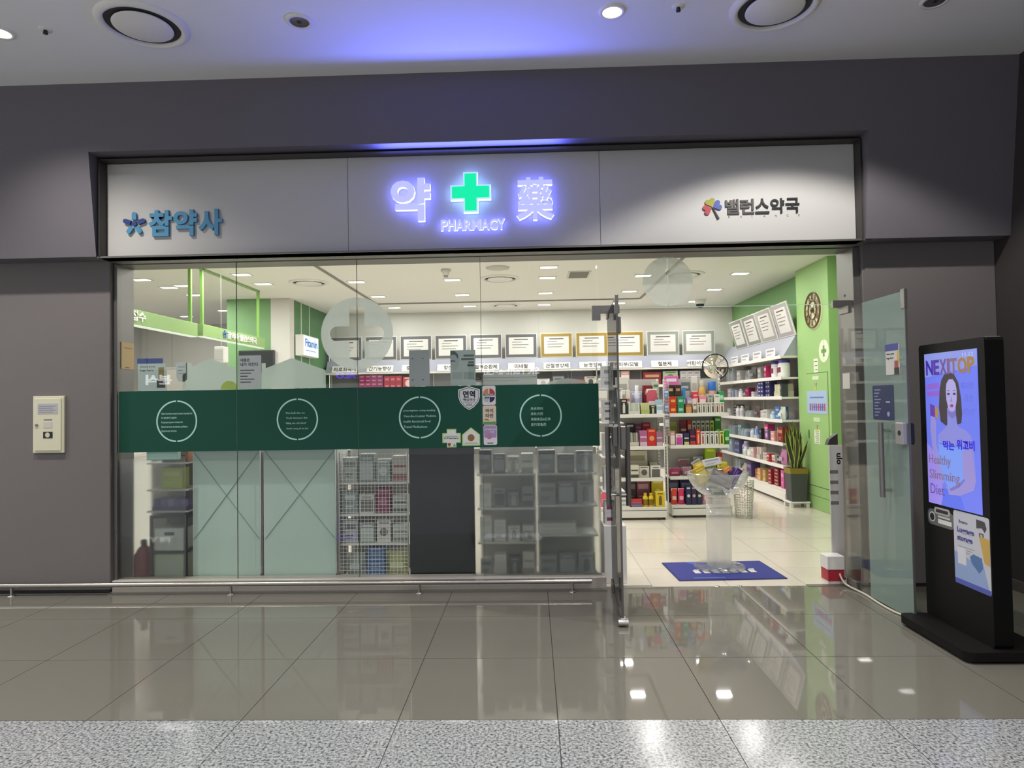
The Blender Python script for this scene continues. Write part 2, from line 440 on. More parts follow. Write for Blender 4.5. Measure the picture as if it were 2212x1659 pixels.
b = B()
for s in (1, -1):
    p = [(1.183 + s * max(0.215 * math.cos(math.radians(-90 + 180 * k / 28)), 0.004), 2.61 + 0.215 * math.sin(math.radians(-90 + 180 * k / 28))) for k in range(29)]
    q = [(1.183 + s * 0.004, 2.725), (1.183 + s * 0.022, 2.70), (1.183 + s * 0.022, 2.68), (1.183 + s * 0.004, 2.66)]
    b.prism(p + q, 'xz', Y0g - 0.0016, Y0g - 0.0004, M_DECAL2)
tag(b.build('round_decal', org=(1.183, GY - 0.007, 2.61)), 'round frosted decal on the glass above the open door', 'decal')

# ------------------------------------------------------------------ sign box
sg = thing('sign_box', 'long grey metal sign box with a recessed face above the shop front', 'sign', (-0.46, 5.56, 2.866))
SX0, SX1, SZ0, SZ1 = -3.645, 2.726, 2.868, 3.712
b = B()
b.box(SX0, SX0 + 0.008, 5.46, 5.60, SZ0, SZ1, M_FRAME); b.box(SX1 - 0.008, SX1, 5.46, 5.60, SZ0, SZ1, M_FRAME)
b.box(SX0, SX1, 5.46, 5.60, SZ1 - 0.008, SZ1, M_FRAME); b.box(SX0, SX1, 5.46, 5.60, SZ0, SZ0 + 0.008, M_JAMB)
b.build('frame', sg)
for x0, x1 in ((SX0 + 0.009, -1.543), (-1.540, 0.598), (0.601, SX1 - 0.009)):
    B().bev(x0, x1, 5.56, 5.585, SZ0 + 0.009, SZ1 - 0.009, M_PANEL, 0.002).build('face_panel', sg)
PY = 5.56
BLUE = (0.13, 0.16, 1.0)
M_LETF = mat('#b4b8ff', 0.5, emit=1.05); M_LETS = mat((0.16, 0.18, 1.0), 0.5, emit=7.0)
M_CROSS = mat((0.0, 0.80, 0.36), 0.4, emit=1.0); M_CROSSS = mat((0.25, 0.45, 1.0), 0.5, emit=5.0)
M_RIM = mat('#bfe6ff', 0.4, emit=0.9)
ls = thing('lit_sign', 'glowing pharmacy lettering with a green cross and blue halo on the sign box', 'sign', (-0.48, PY, 3.03))
def letter(t, x0, x1, z0, z1, d, off, name='letter'):
    return B().text(t, M_LETF, (x0, PY - 0.012, z0), XR, ZU, x1 - x0, z1 - z0, d, off, 3, M_LETS).build(name, ls)
letter('약', -1.163, -0.828, 3.129, 3.494, 0.05, 0.035)
letter('藥', -0.104, 0.21, 3.115, 3.474, 0.05, 0.022)
x = -0.744
wds = [('P', 0.062), ('H', 0.068), ('A', 0.074), ('R', 0.066), ('M', 0.083), ('A', 0.074), ('C', 0.070), ('Y', 0.066)]
sc_ = 0.543 / sum(k for _, k in wds)
for ch, k in wds:
    letter(ch, x, x + k * sc_ * 0.97, 3.045, 3.137, 0.035, 0.03); x += k * sc_
def plus(cx, cz, e, h): return [(cx - e, cz - h), (cx - h, cz - h), (cx - h, cz - e), (cx + h, cz - e), (cx + h, cz - h), (cx + e, cz - h), (cx + e, cz + h), (cx + h, cz + h), (cx + h, cz + e), (cx - h, cz + e), (cx - h, cz + h), (cx - e, cz + h)]
cr = B().prism(plus(-0.487, 3.36, 0.17, 0.061), 'xz', PY - 0.065, PY - 0.012, M_RIM, M_CROSSS).build('green_cross', ls)
B().prism(plus(-0.487, 3.36, 0.157, 0.049), 'xz', PY - 0.069, PY - 0.065, M_CROSS).build('cross_face', cr)
# light thrown by the blue backlighting of the letters
lamp('sign_glow', 'AREA', (-0.48, 5.42, 3.62), 21.0, BLUE, 1.5, 0.03, rot=(math.radians(180 + 38), 0, 0))

M_LB = mat('#4b8fb5', 0.45); M_NV = mat('#27417f', 0.45)
lg = thing('clinic_logo', 'light blue Korean lettering with a five-petal capsule star on the left sign face', 'sign', (-3.06, PY, 3.06))
cx, cz = -3.388, 3.176
for a, m in ((90, M_LB), (18, M_NV), (162, M_NV), (234, M_LB), (306, M_LB)):
    t = math.radians(a); d = Vector((math.cos(t), math.sin(t))); n = Vector((-d.y, d.x)); p = []
    for k in range(9):
        q = math.radians(-90 + 180 * k / 8); p.append(Vector((cx, cz)) + d * (0.082 + 0.019 * math.cos(q)) + n * 0.019 * math.sin(q))
    p += [Vector((cx, cz)) + d * 0.034 + n * 0.019, Vector((cx, cz)) + d * 0.034 - n * 0.019]
    B().prism([tuple(v) for v in p], 'xz', PY - 0.022, PY, m).build('petal', lg)
B().prism(circ(cx, cz, 0.021, 20), 'xz', PY - 0.022, PY, M_NV).build('centre_dot', lg)
x = -3.262
for ch in '참약사':
    B().text(ch, M_LB, (x, PY, 3.062), XR, ZU, 0.205, 0.225, 0.022, 0.035, 3).build('letter', lg); x += 0.217
lg = thing('clover_logo', 'black Korean lettering beside a three-leaf heart clover on the right sign face', 'sign', (1.86, PY, 3.09))
def heart(cx, cz, s, ang):
    p = []
    for k in range(28):
        t = 2 * math.pi * k / 28; x = 16 * math.sin(t) ** 3; y = 13 * math.cos(t) - 5 * math.cos(2 * t) - 2 * math.cos(3 * t) - math.cos(4 * t)
        x, y = x * s / 32, (y + 17) * s / 32; c, s_ = math.cos(ang), math.sin(ang); p.append((cx + x * c - y * s_, cz + x * s_ + y * c))
    return p
for a, m in ((20, mat('#98962a', 0.5)), (112, mat('#a8383c', 0.5)), (-68, mat('#3f52a0', 0.5))):
    B().prism(heart(1.535, 3.195, 0.085, math.radians(a)), 'xz', PY - 0.012, PY, m).build('leaf', lg)
B().prism([(1.533, 3.195), (1.541, 3.197), (1.592, 3.102), (1.576, 3.096)], 'xz', PY - 0.012, PY, M_DARK).build('stem', lg)
x = 1.643
for k, ch in enumerate('밸런스약국'):
    B().text(ch, mat('#4c4a48', 0.4) if k < 2 else M_BLACK, (x, PY, 3.135), XR, ZU, 0.114, 0.125, 0.012, 0.018, 3).build('letter', lg); x += 0.1245
x = 1.668
for ch in 'BALANCE': B().text(ch, mat('#77746f', 0.4), (x, PY, 3.106), XR, ZU, None, 0.017, 0.002, 0, 2).build('small_letter', lg); x += 0.0965

# ------------------------------------------------------------------ concourse ceiling fixtures
def downlight(x, y, lit, label):
    t = thing('downlight', label, 'downlight', (x, y, HALL_Z), 'downlights in the concourse ceiling')
    z = HALL_Z
    pr = [(0.062, z - 0.004), (0.086, z - 0.008), (0.09, z)]
    b = B(); b.lathe(x, y, [(0.066, z - 0.0005), (0.068, z - 0.012), (0.088, z - 0.012), (0.094, z)], M_WHITE, 28); b.build('bezel', t)
    b = B()
    m = mat('#fff3d8', 0.4, emit=5.0) if lit else M_CHROME
    b.lathe(x, y, [(0.064, z - 0.010), (0.05, z - 0.005), (0.03, z - 0.002), (0.0, z - 0.0015)], m, 28); b.build('reflector', t)
    if not lit:
        B().bev(x - 0.016, x + 0.016, y - 0.02, y + 0.012, z - 0.014, z - 0.002, M_DARK, 0.004).build('lamp_socket', t)
    return t
downlight(-3.73, 4.52, True, 'lit round downlight at the left edge of the concourse ceiling')
downlight(-1.58, 4.51, False, 'unlit chrome downlight left of the blue glow on the ceiling')
downlight(0.597, 4.52, True, 'lit round downlight right of the blue glow on the ceiling')
downlight(2.784, 4.52, False, 'unlit chrome downlight at the right end of the concourse ceiling')
for x, y in ((-8.1, 4.52), (-5.9, 4.52), (-3.73, 4.52), (0.597, 4.52)):
    lamp('hall_lamp', 'SPOT', (x, y, HALL_Z - 0.03), WALL_SPOT_W * (0.8 if x > 0 else 1.0), (1.0, 0.955, 0.89), 0.05, spot=math.radians(84 if x > 0 else 124), blend=0.95)
lamp('hall_lamp', 'SPOT', (2.05, 4.22, HALL_Z - 0.03), WALL_SPOT_W * 0.8, (1.0, 0.97, 0.92), 0.04, spot=math.radians(124), blend=0.25)
for yy in (1.9, -0.7, -3.3):
    for x in (-7.5, -4.8, -2.2, 0.6, 2.9):
        lamp('hall_lamp', 'SPOT', (x, yy, HALL_Z - 0.03), HALL_SPOT_W, (1.0, 0.95, 0.88), 0.05, spot=math.radians(125), blend=0.6)
def diffuser(x, y, z, R, name, label, grp, m=M_WHITE, lit=False):
    t = thing(name, label, 'air diffuser', (x, y, z), grp)
    B().lathe(x, y, [(R * 0.80, z - 0.001), (R * 0.82, z - 0.022), (R * 0.90, z - 0.026), (R, z - 0.006), (R * 1.005, z)], m, 56).build('outer_ring', t)
    B().lathe(x, y, [(R * 0.815, z - 0.003), (R * 0.4, z - 0.0025)], mat('#3c3b3a', 0.8), 56).build('throat_shade', t)  # flat dark ring painted for the shade inside the open recess
    B().lathe(x, y, [(R * 0.45, z - 0.004), (R * 0.64, z - 0.014), (R * 0.65, z - 0.02), (R * 0.61, z - 0.026), (0.0, z - 0.03)], m, 56).build('centre_plate', t)
diffuser(-2.68, 4.49, HALL_Z, 0.30, 'ceiling_diffuser', 'big round air diffuser in the ceiling above the blue logo', 'round diffusers of the concourse')
diffuser(1.71, 4.53, HALL_Z, 0.30, 'ceiling_diffuser', 'big round air diffuser cut by the top edge on the right', 'round diffusers of the concourse')
for x, y, l in ((-3.394, 4.511, 'small sprinkler cap in the ceiling left of the big diffuser'), (1.045, 4.496, 'small sprinkler cap in the ceiling between lit downlight and diffuser')):
    t = thing('sprinkler', l, 'sprinkler', (x, y, HALL_Z), 'concourse sprinklers')
    B().lathe(x, y, [(0.045, HALL_Z - 0.0005), (0.04, HALL_Z - 0.006), (0.0, HALL_Z - 0.006)], M_WHITE, 20).build('rosette', t)
    B().lathe(x, y, [(0.012, HALL_Z - 0.006), (0.016, HALL_Z - 0.03), (0.0, HALL_Z - 0.032)], M_DARK, 14).build('nozzle', t)

# ------------------------------------------------------------------ things on the front wall and floor edge
t = thing('wall_panel_box', 'cream metal control cabinet on the dark wall left of the window', 'cabinet', (-4.20, 5.645, 1.212))
M_CRM = mat('#d9d6bb', 0.5)
x0, x1, z0, z1 = -4.335, -4.058, 1.217, 1.712
B().bev(x0, x1, 5.622, 5.645, z0, z1, M_CRM, 0.004).build('frame', t)
d = B().bev(x0 + 0.022, x1 - 0.022, 5.614, 5.622, z0 + 0.022, z1 - 0.022, M_CRM, 0.002).build('door', t)
B().box(x0 + 0.05, x1 - 0.05, 5.612, 5.614, z1 - 0.155, z1 - 0.065, mat('#b7b6bb', 0.5)).build('notice_plate', d)
b = B()
for k in range(4): b.box(x0 + 0.06, x1 - 0.07 - 0.02 * (k % 2), 5.611, 5.612, z1 - 0.09 - 0.017 * k, z1 - 0.086 - 0.017 * k, mat('#8d8c90', 0.6))
b.box(x0 + 0.105, x1 - 0.10, 5.611, 5.614, z1 - 0.21, z1 - 0.20, mat('#8d8b80', 0.6)); b.box(x0 + 0.10, x1 - 0.10, 5.611, 5.614, z1 - 0.275, z1 - 0.225, mat('#c9c7bb', 0.6))
b.build('small_labels', d)
B().box(x0 + 0.10, x1 - 0.095, 5.611, 5.614, z1 - 0.365, z1 - 0.31, M_BLACK).build('black_label', d)
B().prism(circ((x0 + x1) / 2, z1 - 0.3375, 0.021, 20), 'xz', 5.6105, 5.611, mat('#cfcab0', 0.5)).build('round_emblem', d)
B().prism(circ(x0 + 0.042, z1 - 0.252, 0.011, 16), 'xz', 5.604, 5.614, M_BRUSH).build('key_lock', d)

t = thing('foot_rail', 'low stainless steel foot rail along the base of the shop front', 'rail', (-2.0, 5.59, 0))
B().tube([(HX0 + 0.01, 5.59, 0.088), (0.47, 5.59, 0.088)], 0.02, M_STEEL, 14).build('rail_tube', t)
for x in (-6.4, -4.492, -2.585, -0.977, 0.31):
    p = B().tube([(x, 5.59, 0.008), (x, 5.59, 0.072)], 0.012, M_STEEL, 12).build('post', t)
    B().lathe(x, 5.59, [(0.032, 0.0), (0.032, 0.005), (0.014, 0.009), (0.0, 0.009)], M_CHROME, 18).build('base_flange', p)

# ------------------------------------------------------------------ the two open door leaves
def leaf(name, hx, rz, film):
    d = structE(name, (hx, 5.715, 0)); d.rotation_euler = (0, 0, rz)
    g = M_GLASS if not film else glassmat('dark_grey_glass', (0.45, 0.48, 0.47), 0.04, 0.35, '#4b504f', 0.95)  # left leaf gets a nearly opaque dark grey body
    L = 0.965
    B().box(-0.006, 0.006, -L, -0.01, 0.022, 2.34, g).build('glass_leaf', d, local=True)
    for z0, z1, nm in ((0.006, 0.075, 'bottom_patch'), (2.29, 2.35, 'top_patch')):
        B().bev(-0.016, 0.016, -0.17, -0.005, z0, z1, M_BRUSH, 0.003).build(nm, d, local=True)
    B().bev(-0.012, 0.012, -L - 0.004, -L + 0.045, 2.215, 2.355, M_BRUSH, 0.003).build('corner_cap', d, local=True)
    B().box(-0.007, 0.007, -L - 0.003, -L, 0.022, 2.34, M_DSTEEL).build('edge_strip', d, local=True)
    return d, L
dl, L = leaf('door_1', 0.662, -0.047, True)
B().tube([(-0.035, -L - 0.02, 0.03), (0.035, -L - 0.02, 0.03)], 0.026, M_CHROME, 14).build('floor_lock_roller', dl, local=True)
B().bev(-0.02, 0.02, -L - 0.03, -L + 0.02, 0.006, 0.06, M_STEEL, 0.003).build('floor_lock', dl, local=True)
for s in (-1, 1):
    h = B().tube([(s * 0.072, -0.80, 0.82), (s * 0.072, -0.80, 1.40)], 0.019, M_DSTEEL, 14).build('pull_handle', dl, local=True)
    B().tube([(s * 0.006, -0.80, 0.90), (s * 0.072, -0.80, 0.90)], 0.010, M_CHROME, 10).build('standoff', h, local=True)
    B().tube([(s * 0.006, -0.80, 1.32), (s * 0.072, -0.80, 1.32)], 0.010, M_CHROME, 10).build('standoff', h, local=True)
b = B(); b.bev(-0.045, -0.008, -L + 0.005, -L + 0.10, 1.26, 1.41, M_DSTEEL, 0.006); b.bev(0.008, 0.05, -L + 0.005, -L + 0.09, 1.24, 1.41, mat('#77746f', 0.4, 0.6), 0.006)
b.box(-0.048, -0.045, -L + 0.02, -L + 0.085, 1.28, 1.395, M_BLACK); b.build('lock_case', dl, local=True)
b = B(); b.prism([(-L + 0.06 + 0.10 * math.cos(a * 0.2618), 1.55 + 0.13 * math.sin(a * 0.2618)) for a in range(24)], 'yz', -0.0085, -0.0065, mat('#8f9a98', 0.5))
b.prism([(-L + 0.06 + 0.085 * math.cos(a * 0.2618), 1.55 + 0.115 * math.sin(a * 0.2618)) for a in range(24)], 'yz', -0.0095, -0.0085, mat('#3c4244', 0.5)); b.build('ring_sticker', dl, local=True)
B().bev(0.007, 0.03, -L + 0.02, -L + 0.11, 2.08, 2.20, M_JAMB, 0.003).build('closer_stop', dl, local=True)

dr, L = leaf('door_2', 2.640, 0.012, False)
M_TEAL = glassmat('teal_film', (0.80, 0.93, 0.88), 0.03, 0.4, '#d0e2da', 0.55)
B().box(-0.0085, -0.0065, -L + 0.004, -0.385, 0.022, 2.338, M_TEAL).build('teal_film', dr, local=True)
h = B().tube([(-0.075, -0.725, 0.85), (-0.075, -0.725, 1.40)], 0.019, M_BRUSH, 14).build('pull_handle', dr, local=True)
for z in (0.90, 1.34): B().tube([(-0.075, -0.725, z), (-0.007, -0.725, z)], 0.011, M_CHROME, 10).build('standoff', h, local=True)
b = B(); b.bev(-0.045, -0.007, -L + 0.01, -L + 0.105, 1.245, 1.405, mat('#a9a6a6', 0.4, 0.4), 0.007); b.bev(0.007, 0.04, -L + 0.005, -L + 0.09, 1.25, 1.40, M_BLACK, 0.007)
b.prism(circ(-L + 0.05, 1.33, 0.018, 16), 'yz', -0.047, -0.045, M_BLACK); b.build('lock_case', dr, local=True)
YR = (0, -1, 0)
b = B(); b.prism(rrect(-0.795, -0.505, 1.415, 1.675, 0.012), 'yz', -0.0105, -0.009, mat('#232f5e', 0.35))
b.build('poster', dr, local=True)
b = B()
for k in range(9): b.box(-0.0112, -0.0105, -0.62 + 0.02 * (k % 3) , -0.53, 1.645 - k * 0.024, 1.637 - k * 0.024, mat('#8a93b8', 0.5))
b.prism(circ(-0.72, 1.46, 0.018, 16), 'yz', -0.0112, -0.0105, mat('#9aa3c4', 0.5)); b.box(-0.0112, -0.0105, -0.745, -0.69, 1.555, 1.545, mat('#b9c0d8', 0.5))
b.build('poster_print', dr, local=True)
b = B(); b.box(-0.0105, -0.009, -0.885, -0.705, 1.75, 1.97, M_OFFW); b.box(-0.0112, -0.0105, -0.875, -0.70, 1.925, 1.975, mat('#2c3f95', 0.4))
b.box(-0.0112, -0.0105, -0.88, -0.815, 1.75, 1.80, M_DARK); b.box(-0.0112, -0.0105, -0.87, -0.82, 1.80, 1.85, mat('#b04a44', 0.5)); b.box(-0.0112, -0.0105, -0.88, -0.855, 1.83, 1.92, mat('#d6b94f', 0.5))
b.text('Store your', M_DARK, (-0.0112, -0.72, 1.893), YR, ZU, 0.10, 0.018, 0.001, 0.01, 1); b.text('bags here', M_DARK, (-0.0112, -0.72, 1.862), YR, ZU, 0.09, 0.018, 0.001, 0.01, 1)
b.build('luggage_notice', dr, local=True)
B().box(-0.0105, -0.009, -0.15, -0.03, 1.66, 1.79, M_OFFW).build('paper_note', dr, local=True)
for x0, x1 in ((0.69, 1.0), (2.30, 2.62)):
    struct(B().bev(x0, x1, 5.69, 5.755, 0.0, 0.004, M_BRUSH, 0.001).build('trim_6'))
for i, x in enumerate((1.545, 1.735)):
    tag(B().lathe(x, 5.715, [(0.022, 0.0), (0.02, 0.004), (0.006, 0.006), (0.0, 0.006)], M_CHROME, 16).build('floor_socket', org=(x, 5.715, 0)), ['left', 'right'][i] + ' of two small steel bolt sockets on the door threshold', 'bolt socket', 'threshold bolt sockets')

# ================================================================== SHOP SHELL
sf = struct(B().box(-9, 4.4, 5.73, 15.2, -0.12, -0.005, M_SGROUT).build('floor'))
tmesh = tile_mesh(0, 0.65, 0, 0.65, M_STILE, 'tile')
for i in range(-7, 6):
    for j in range(0, 8):
        x0 = 1.0 + 0.65 * i; y0 = 5.67 + 0.65 * j
        if j == 0:
            k = 'first'
            if k not in tm: tm[k] = tile_mesh(x0, x0 + 0.65, 5.72, 6.32, M_STILE, 'tile')
            inst(tm[k], 'tile', sf, (x0 + 0.325, 6.02, 0))
        else: inst(tmesh, 'tile', sf, (x0 + 0.325, y0 + 0.325, 0))
b = B(); b.box(-9, 4.4, 10.87, 15.2, -0.02, 0, M_STILE); b.box(-9, -3.55, 5.81, 10.87, -0.02, 0, M_STILE)
tag(b.build('outer_paving', sf), kind='stuff')
struct(B().box(-9, 4.4, 5.95, 15.2, SHOP_Z, SHOP_Z + 0.1, M_SCEIL).build('ceiling'))
struct(B().box(4.17, 4.4, 5.95, 13.9, 0, SHOP_Z, M_GREEN).build('wall_shop_right'))
struct(B().box(-4.25, 4.4, 13.8, 14.0, 0, SHOP_Z, M_SWALL).build('wall_back'))
struct(B().box(-9.1, -5.0, 15.0, 15.2, 0, SHOP_Z, mat('#dedbd4', 0.85)).build('wall_back_left'))
struct(B().box(-9.2, -9.0, 5.95, 15.2, 0, SHOP_Z, mat('#c9c7c0', 0.85)).build('wall_shop_left'))
struct(B().box(-9.0, 4.4, 5.951, 5.97, 2.9, SHOP_Z, M_SWALL).build('wall_shop_front'))
struct(B().box(2.81, 4.4, 5.951, 5.97, 0, 2.9, M_SWALL).build('wall_shop_front_right'))
struct(B().box(-9, -3.68, 5.951, 5.97, 0, 2.9, M_SWALL).build('wall_shop_front_left'))
# dispensary partition: green slab, white pillar, green side wall with white battens
struct(B().bev(-5.39, -4.60, 11.55, 11.75, 0, SHOP_Z, M_GREEN, 0.004).build('wall_dispensary'))
struct(B().bev(-4.60, -4.262, 11.54, 11.77, 0, SHOP_Z, M_OFFW, 0.004).build('wall_pillar'))
ws = struct(B().box(-4.45, -4.262, 11.771, 13.8, 0, SHOP_Z, mat('#4d7f47', 0.6)).build('wall_partition'))
for y in (12.1, 12.55): B().bev(-4.262, -4.252, y, y + 0.035, 0, SHOP_Z, mat('#cfe0c4', 0.5), 0.002).build('batten', ws)
# green column with an access door near the entrance
pc = struct(B().bev(4.0, 4.169, 9.0, 10.07, 0, SHOP_Z, M_LGREEN, 0.004).build('wall_column'))
ad = B().bev(3.994, 4.0, 9.075, 9.765, 0.335, 1.925, M_LGREEN, 0.002)
ad.box(3.9985, 4.0, 9.066, 9.774, 0.326, 1.934, mat('#3f6a1e', 0.7)); ad = ad.build('access_door', pc)
B().bev(3.984, 3.994, 9.70, 9.72, 1.0, 1.12, mat('#4d7a2a', 0.5), 0.002).build('recessed_pull', ad)
struct(B().box(3.996, 4.0, 9.0, 10.07, 0.19, 0.194, mat('#4a7a26', 0.6)).build('trim_7'))

# ------------------------------------------------------------------ shop ceiling fixtures
M_LITE = mat('#fffaf0', 0.5, emit=6.0)
PL = [(x, y) for x in (-2.69, -1.20, 0.265, 1.73, 3.20) for y in (10.13, 11.57, 12.96)] + [(0.264, 9.33), (-4.153, 9.371), (-4.152, 10.125),
      (-5.752, 9.581), (-5.715, 10.265), (-5.422, 10.133), (-5.687, 11.0), (-6.064, 12.898)]
PL += [(x, y) for x in (-4.15, -2.69, -1.20, 0.265, 1.73, 3.20) for y in (7.27, 8.70)] + [(-7.2, 9.4), (-7.2, 11.4), (-7.2, 13.6)]  # unseen rows carrying on the grid, and three far-left lights, added for brightness
b = B(); b.box(-0.115, 0.115, -0.07, 0.07, -0.004, 0, M_LITE); lm = b.build('diffuser_plate'); lme = lm.data; bpy.data.objects.remove(lm)
b = B()
for s in (-1, 1): b.bev(s * 0.128 - 0.013 if s > 0 else -0.141, s * 0.128 + 0.013 if s > 0 else -0.115, -0.096, 0.096, -0.008, 0, M_WHITE, 0.002)
for s in (-1, 1): b.bev(-0.115, 0.115, 0.07 if s > 0 else -0.096, 0.096 if s > 0 else -0.07, -0.008, 0, M_WHITE, 0.002)
fm_ = b.build('trim_frame'); fme = fm_.data; bpy.data.objects.remove(fm_)
def lname(x, y):
    if x < -4.0: return 'over the reception, %s of twelve from the window' % ORD[sorted(q[1] + q[0] * 1e-3 for q in PL if q[0] < -4.0).index(y + x * 1e-3)]
    row = {7.27: 'front', 8.70: 'second', 9.33: 'third', 10.13: 'middle', 11.57: 'fifth', 12.96: 'rear'}[y]
    return '%s row, %s from the left' % (row, ORD[sorted(q[0] for q in PL if q[1] == y and q[0] >= -4.0).index(x)])
for i, (x, y) in enumerate(PL):
    t = thing('ceiling_light', 'recessed rectangular shop ceiling light, ' + lname(x, y), 'ceiling light', (x, y, SHOP_Z), 'recessed lights of the shop ceiling')
    inst(lme, 'diffuser_plate', t, (x, y, SHOP_Z)); inst(fme, 'trim_frame', t, (x, y, SHOP_Z))
    lamp('shop_panel', 'AREA', (x, y, SHOP_Z - 0.02), SHOP_PANEL_W, (1.0, 0.975, 0.93), 0.23, 0.14)
diffuser(-3.42, 10.09, SHOP_Z, 0.30, 'ceiling_diffuser', 'round shop air diffuser left of the big cross decal', 'round diffusers of the shop')
diffuser(-0.46, 10.09, SHOP_Z, 0.30, 'ceiling_diffuser', 'round shop air diffuser nearest the window centre', 'round diffusers of the shop')
diffuser(-0.49, 12.93, SHOP_Z, 0.30, 'ceiling_diffuser', 'round shop air diffuser farthest back by the rear wall', 'round diffusers of the shop')
diffuser(2.35, 10.1, SHOP_Z, 0.30, 'ceiling_diffuser', 'round shop air diffuser behind the round decal above the door', 'round diffusers of the shop')
tag(B().lathe(-0.455, 9.285, [(0.17, SHOP_Z), (0.165, SHOP_Z - 0.012), (0.0, SHOP_Z - 0.014)], mat('#c9c6bf', 0.6), 32).build('ceiling_speaker', org=(-0.455, 9.285, SHOP_Z)), 'flat grey round speaker disc in the shop ceiling', 'speaker')
t = thing('ceiling_grille', 'square slatted return air grille in the shop ceiling', 'air grille', (0.72, 9.94, SHOP_Z))
b = B(); X0, X1, Y0, Y1 = 0.56, 0.90, 9.66, 10.22
b.bev(X0, X1, Y0, Y0 + 0.03, SHOP_Z - 0.01, SHOP_Z, M_OFFW, 0.002); b.bev(X0, X1, Y1 - 0.03, Y1, SHOP_Z - 0.01, SHOP_Z, M_OFFW, 0.002)
b.bev(X0, X0 + 0.03, Y0 + 0.03, Y1 - 0.03, SHOP_Z - 0.01, SHOP_Z, M_OFFW, 0.002); b.bev(X1 - 0.03, X1, Y0 + 0.03, Y1 - 0.03, SHOP_Z - 0.01, SHOP_Z, M_OFFW, 0.002); b.build('frame', t)
for k in range(14):
    y = Y0 + 0.045 + k * 0.036; B().box(X0 + 0.03, X1 - 0.03, y, y + 0.012, SHOP_Z - 0.008, SHOP_Z - 0.001, mat('#9c9992', 0.5)).build('slat', t)
t = thing('smoke_detector', 'white cylindrical detector hanging from the shop ceiling', 'detector', (-1.196, 9.333, SHOP_Z))
B().lathe(-1.196, 9.333, [(0.07, SHOP_Z), (0.072, SHOP_Z - 0.03), (0.045, SHOP_Z - 0.05), (0.045, SHOP_Z - 0.08), (0.0, SHOP_Z - 0.085)], M_OFFW, 22).build('housing', t)
B().lathe(-1.196, 9.333, [(0.03, SHOP_Z - 0.085), (0.03, SHOP_Z - 0.11), (0, SHOP_Z - 0.112)], mat('#8c8a85', 0.5), 18).build('sensor', t)
t = thing('dome_camera', 'dome security camera under the rear shop ceiling', 'camera', (3.257, 12.79, SHOP_Z))
B().lathe(3.257, 12.79, [(0.10, SHOP_Z), (0.10, SHOP_Z - 0.07), (0.085, SHOP_Z - 0.08)], M_WHITE, 22).build('housing', t)
B().lathe(3.257, 12.79, [(0.08, SHOP_Z - 0.08), (0.07, SHOP_Z - 0.12), (0.04, SHOP_Z - 0.15), (0.0, SHOP_Z - 0.16)], M_BLACK, 22).build('dome', t)
M_TRACK = mat('#8b897f', 0.5)
t = thing('ceiling_track', 'thin grey ceiling track forming a U across the shop ceiling', 'track', (-0.4, 12.4, SHOP_Z))
for (x0, x1, y0, y1) in ((-2.93, -2.89, 6.2, 12.40), (-2.89, 2.03, 12.38, 12.42), (2.03, 2.07, 6.2, 12.40)):
    B().bev(x0, x1, y0, y1, SHOP_Z - 0.02, SHOP_Z, M_TRACK, 0.003).build('track_run', t)
# ------------------------------------------------------------------ green hanging signs over the reception counter
def hang(name, label, y0, y1, z0, z1, poles):
    t = thing(name, label, 'sign', (-4.48, (y0 + y1) / 2, z0), 'green hanging signs')
    bx_ = B().bev(-4.53, -4.43, y0, y1, z0, z1, M_LIME, 0.003).build('box', t)
    B().box(-4.522, -4.438, y0 + 0.01, y1 - 0.01, z0 - 0.012, z0, mat('#f4ffe6', 0.5, emit=0.7)).build('light_strip', bx_)
    for y in poles: B().bev(-4.50, -4.46, y - 0.02, y + 0.02, z1, SHOP_Z, mat('#7fae52', 0.5), 0.003).build('pole', t)
    return t
YF = (0, 1, 0)
t = hang('hanging_sign', 'green hanging sign box nearest the window, white lettering at its left end', 6.3, 8.65, 2.532, 2.702, (8.55,))
b = B(); b.text('접수', M_WHITE, (-4.43, 7.17, 2.572), YF, ZU, 0.29, 0.115, 0.01, 0.03, 2); b.build('lettering', t)
t = hang('hanging_sign', 'longer green hanging sign box with a small star and white Korean letters', 8.80, 10.88, 2.555, 2.715, (8.86, 10.72))
b = B(); b.text('참약사 밸런스약국', M_WHITE, (-4.43, 9.50, 2.585), YF, ZU, 1.02, 0.105, 0.01, 0.03, 2); b.build('lettering', t)
b = B()
for k in range(5):
    a = math.radians(90 + 72 * k); cY, cZ = 9.42, 2.637; d = (math.cos(a), math.sin(a)); n = (-d[1], d[0])
    b.prism([(cY + n[0] * .013, cZ + n[1] * .013), (cY + d[0] * .06 + n[0] * .013, cZ + d[1] * .06 + n[1] * .013), (cY + d[0] * .06 - n[0] * .013, cZ + d[1] * .06 - n[1] * .013), (cY - n[0] * .013, cZ - n[1] * .013)], 'yz', -4.43, -4.42, mat('#4a6fb0', 0.5))
b.build('star_emblem', t)
tag(B().bev(-4.50, -4.46, 6.2, 10.74, SHOP_Z - 0.03, SHOP_Z, mat('#8fae72', 0.5), 0.003).build('ceiling_rail', org=(-4.48, 8.5, SHOP_Z)), 'pale green rail on the ceiling carrying the hanging sign', 'rail')
t = thing('light_box', 'glowing white light box sign with blue lettering on the green wall', 'sign', (-4.2, 11.9, 2.50))
bo = B().bev(-4.25, -4.10, 11.78, 12.62, 2.49, 2.87, M_WHITE, 0.006).build('housing', t)
B().box(-4.10, -4.095, 11.80, 12.60, 2.505, 2.855, mat('#dfe9ff', 0.4, emit=1.15)).build('lit_face', t)
b = B(); b.text('Fitamin', mat('#3f86d8', 0.4, emit=0.5), (-4.095, 11.86, 2.66), YF, ZU, 0.66, 0.145, 0.003, 0.02, 2)
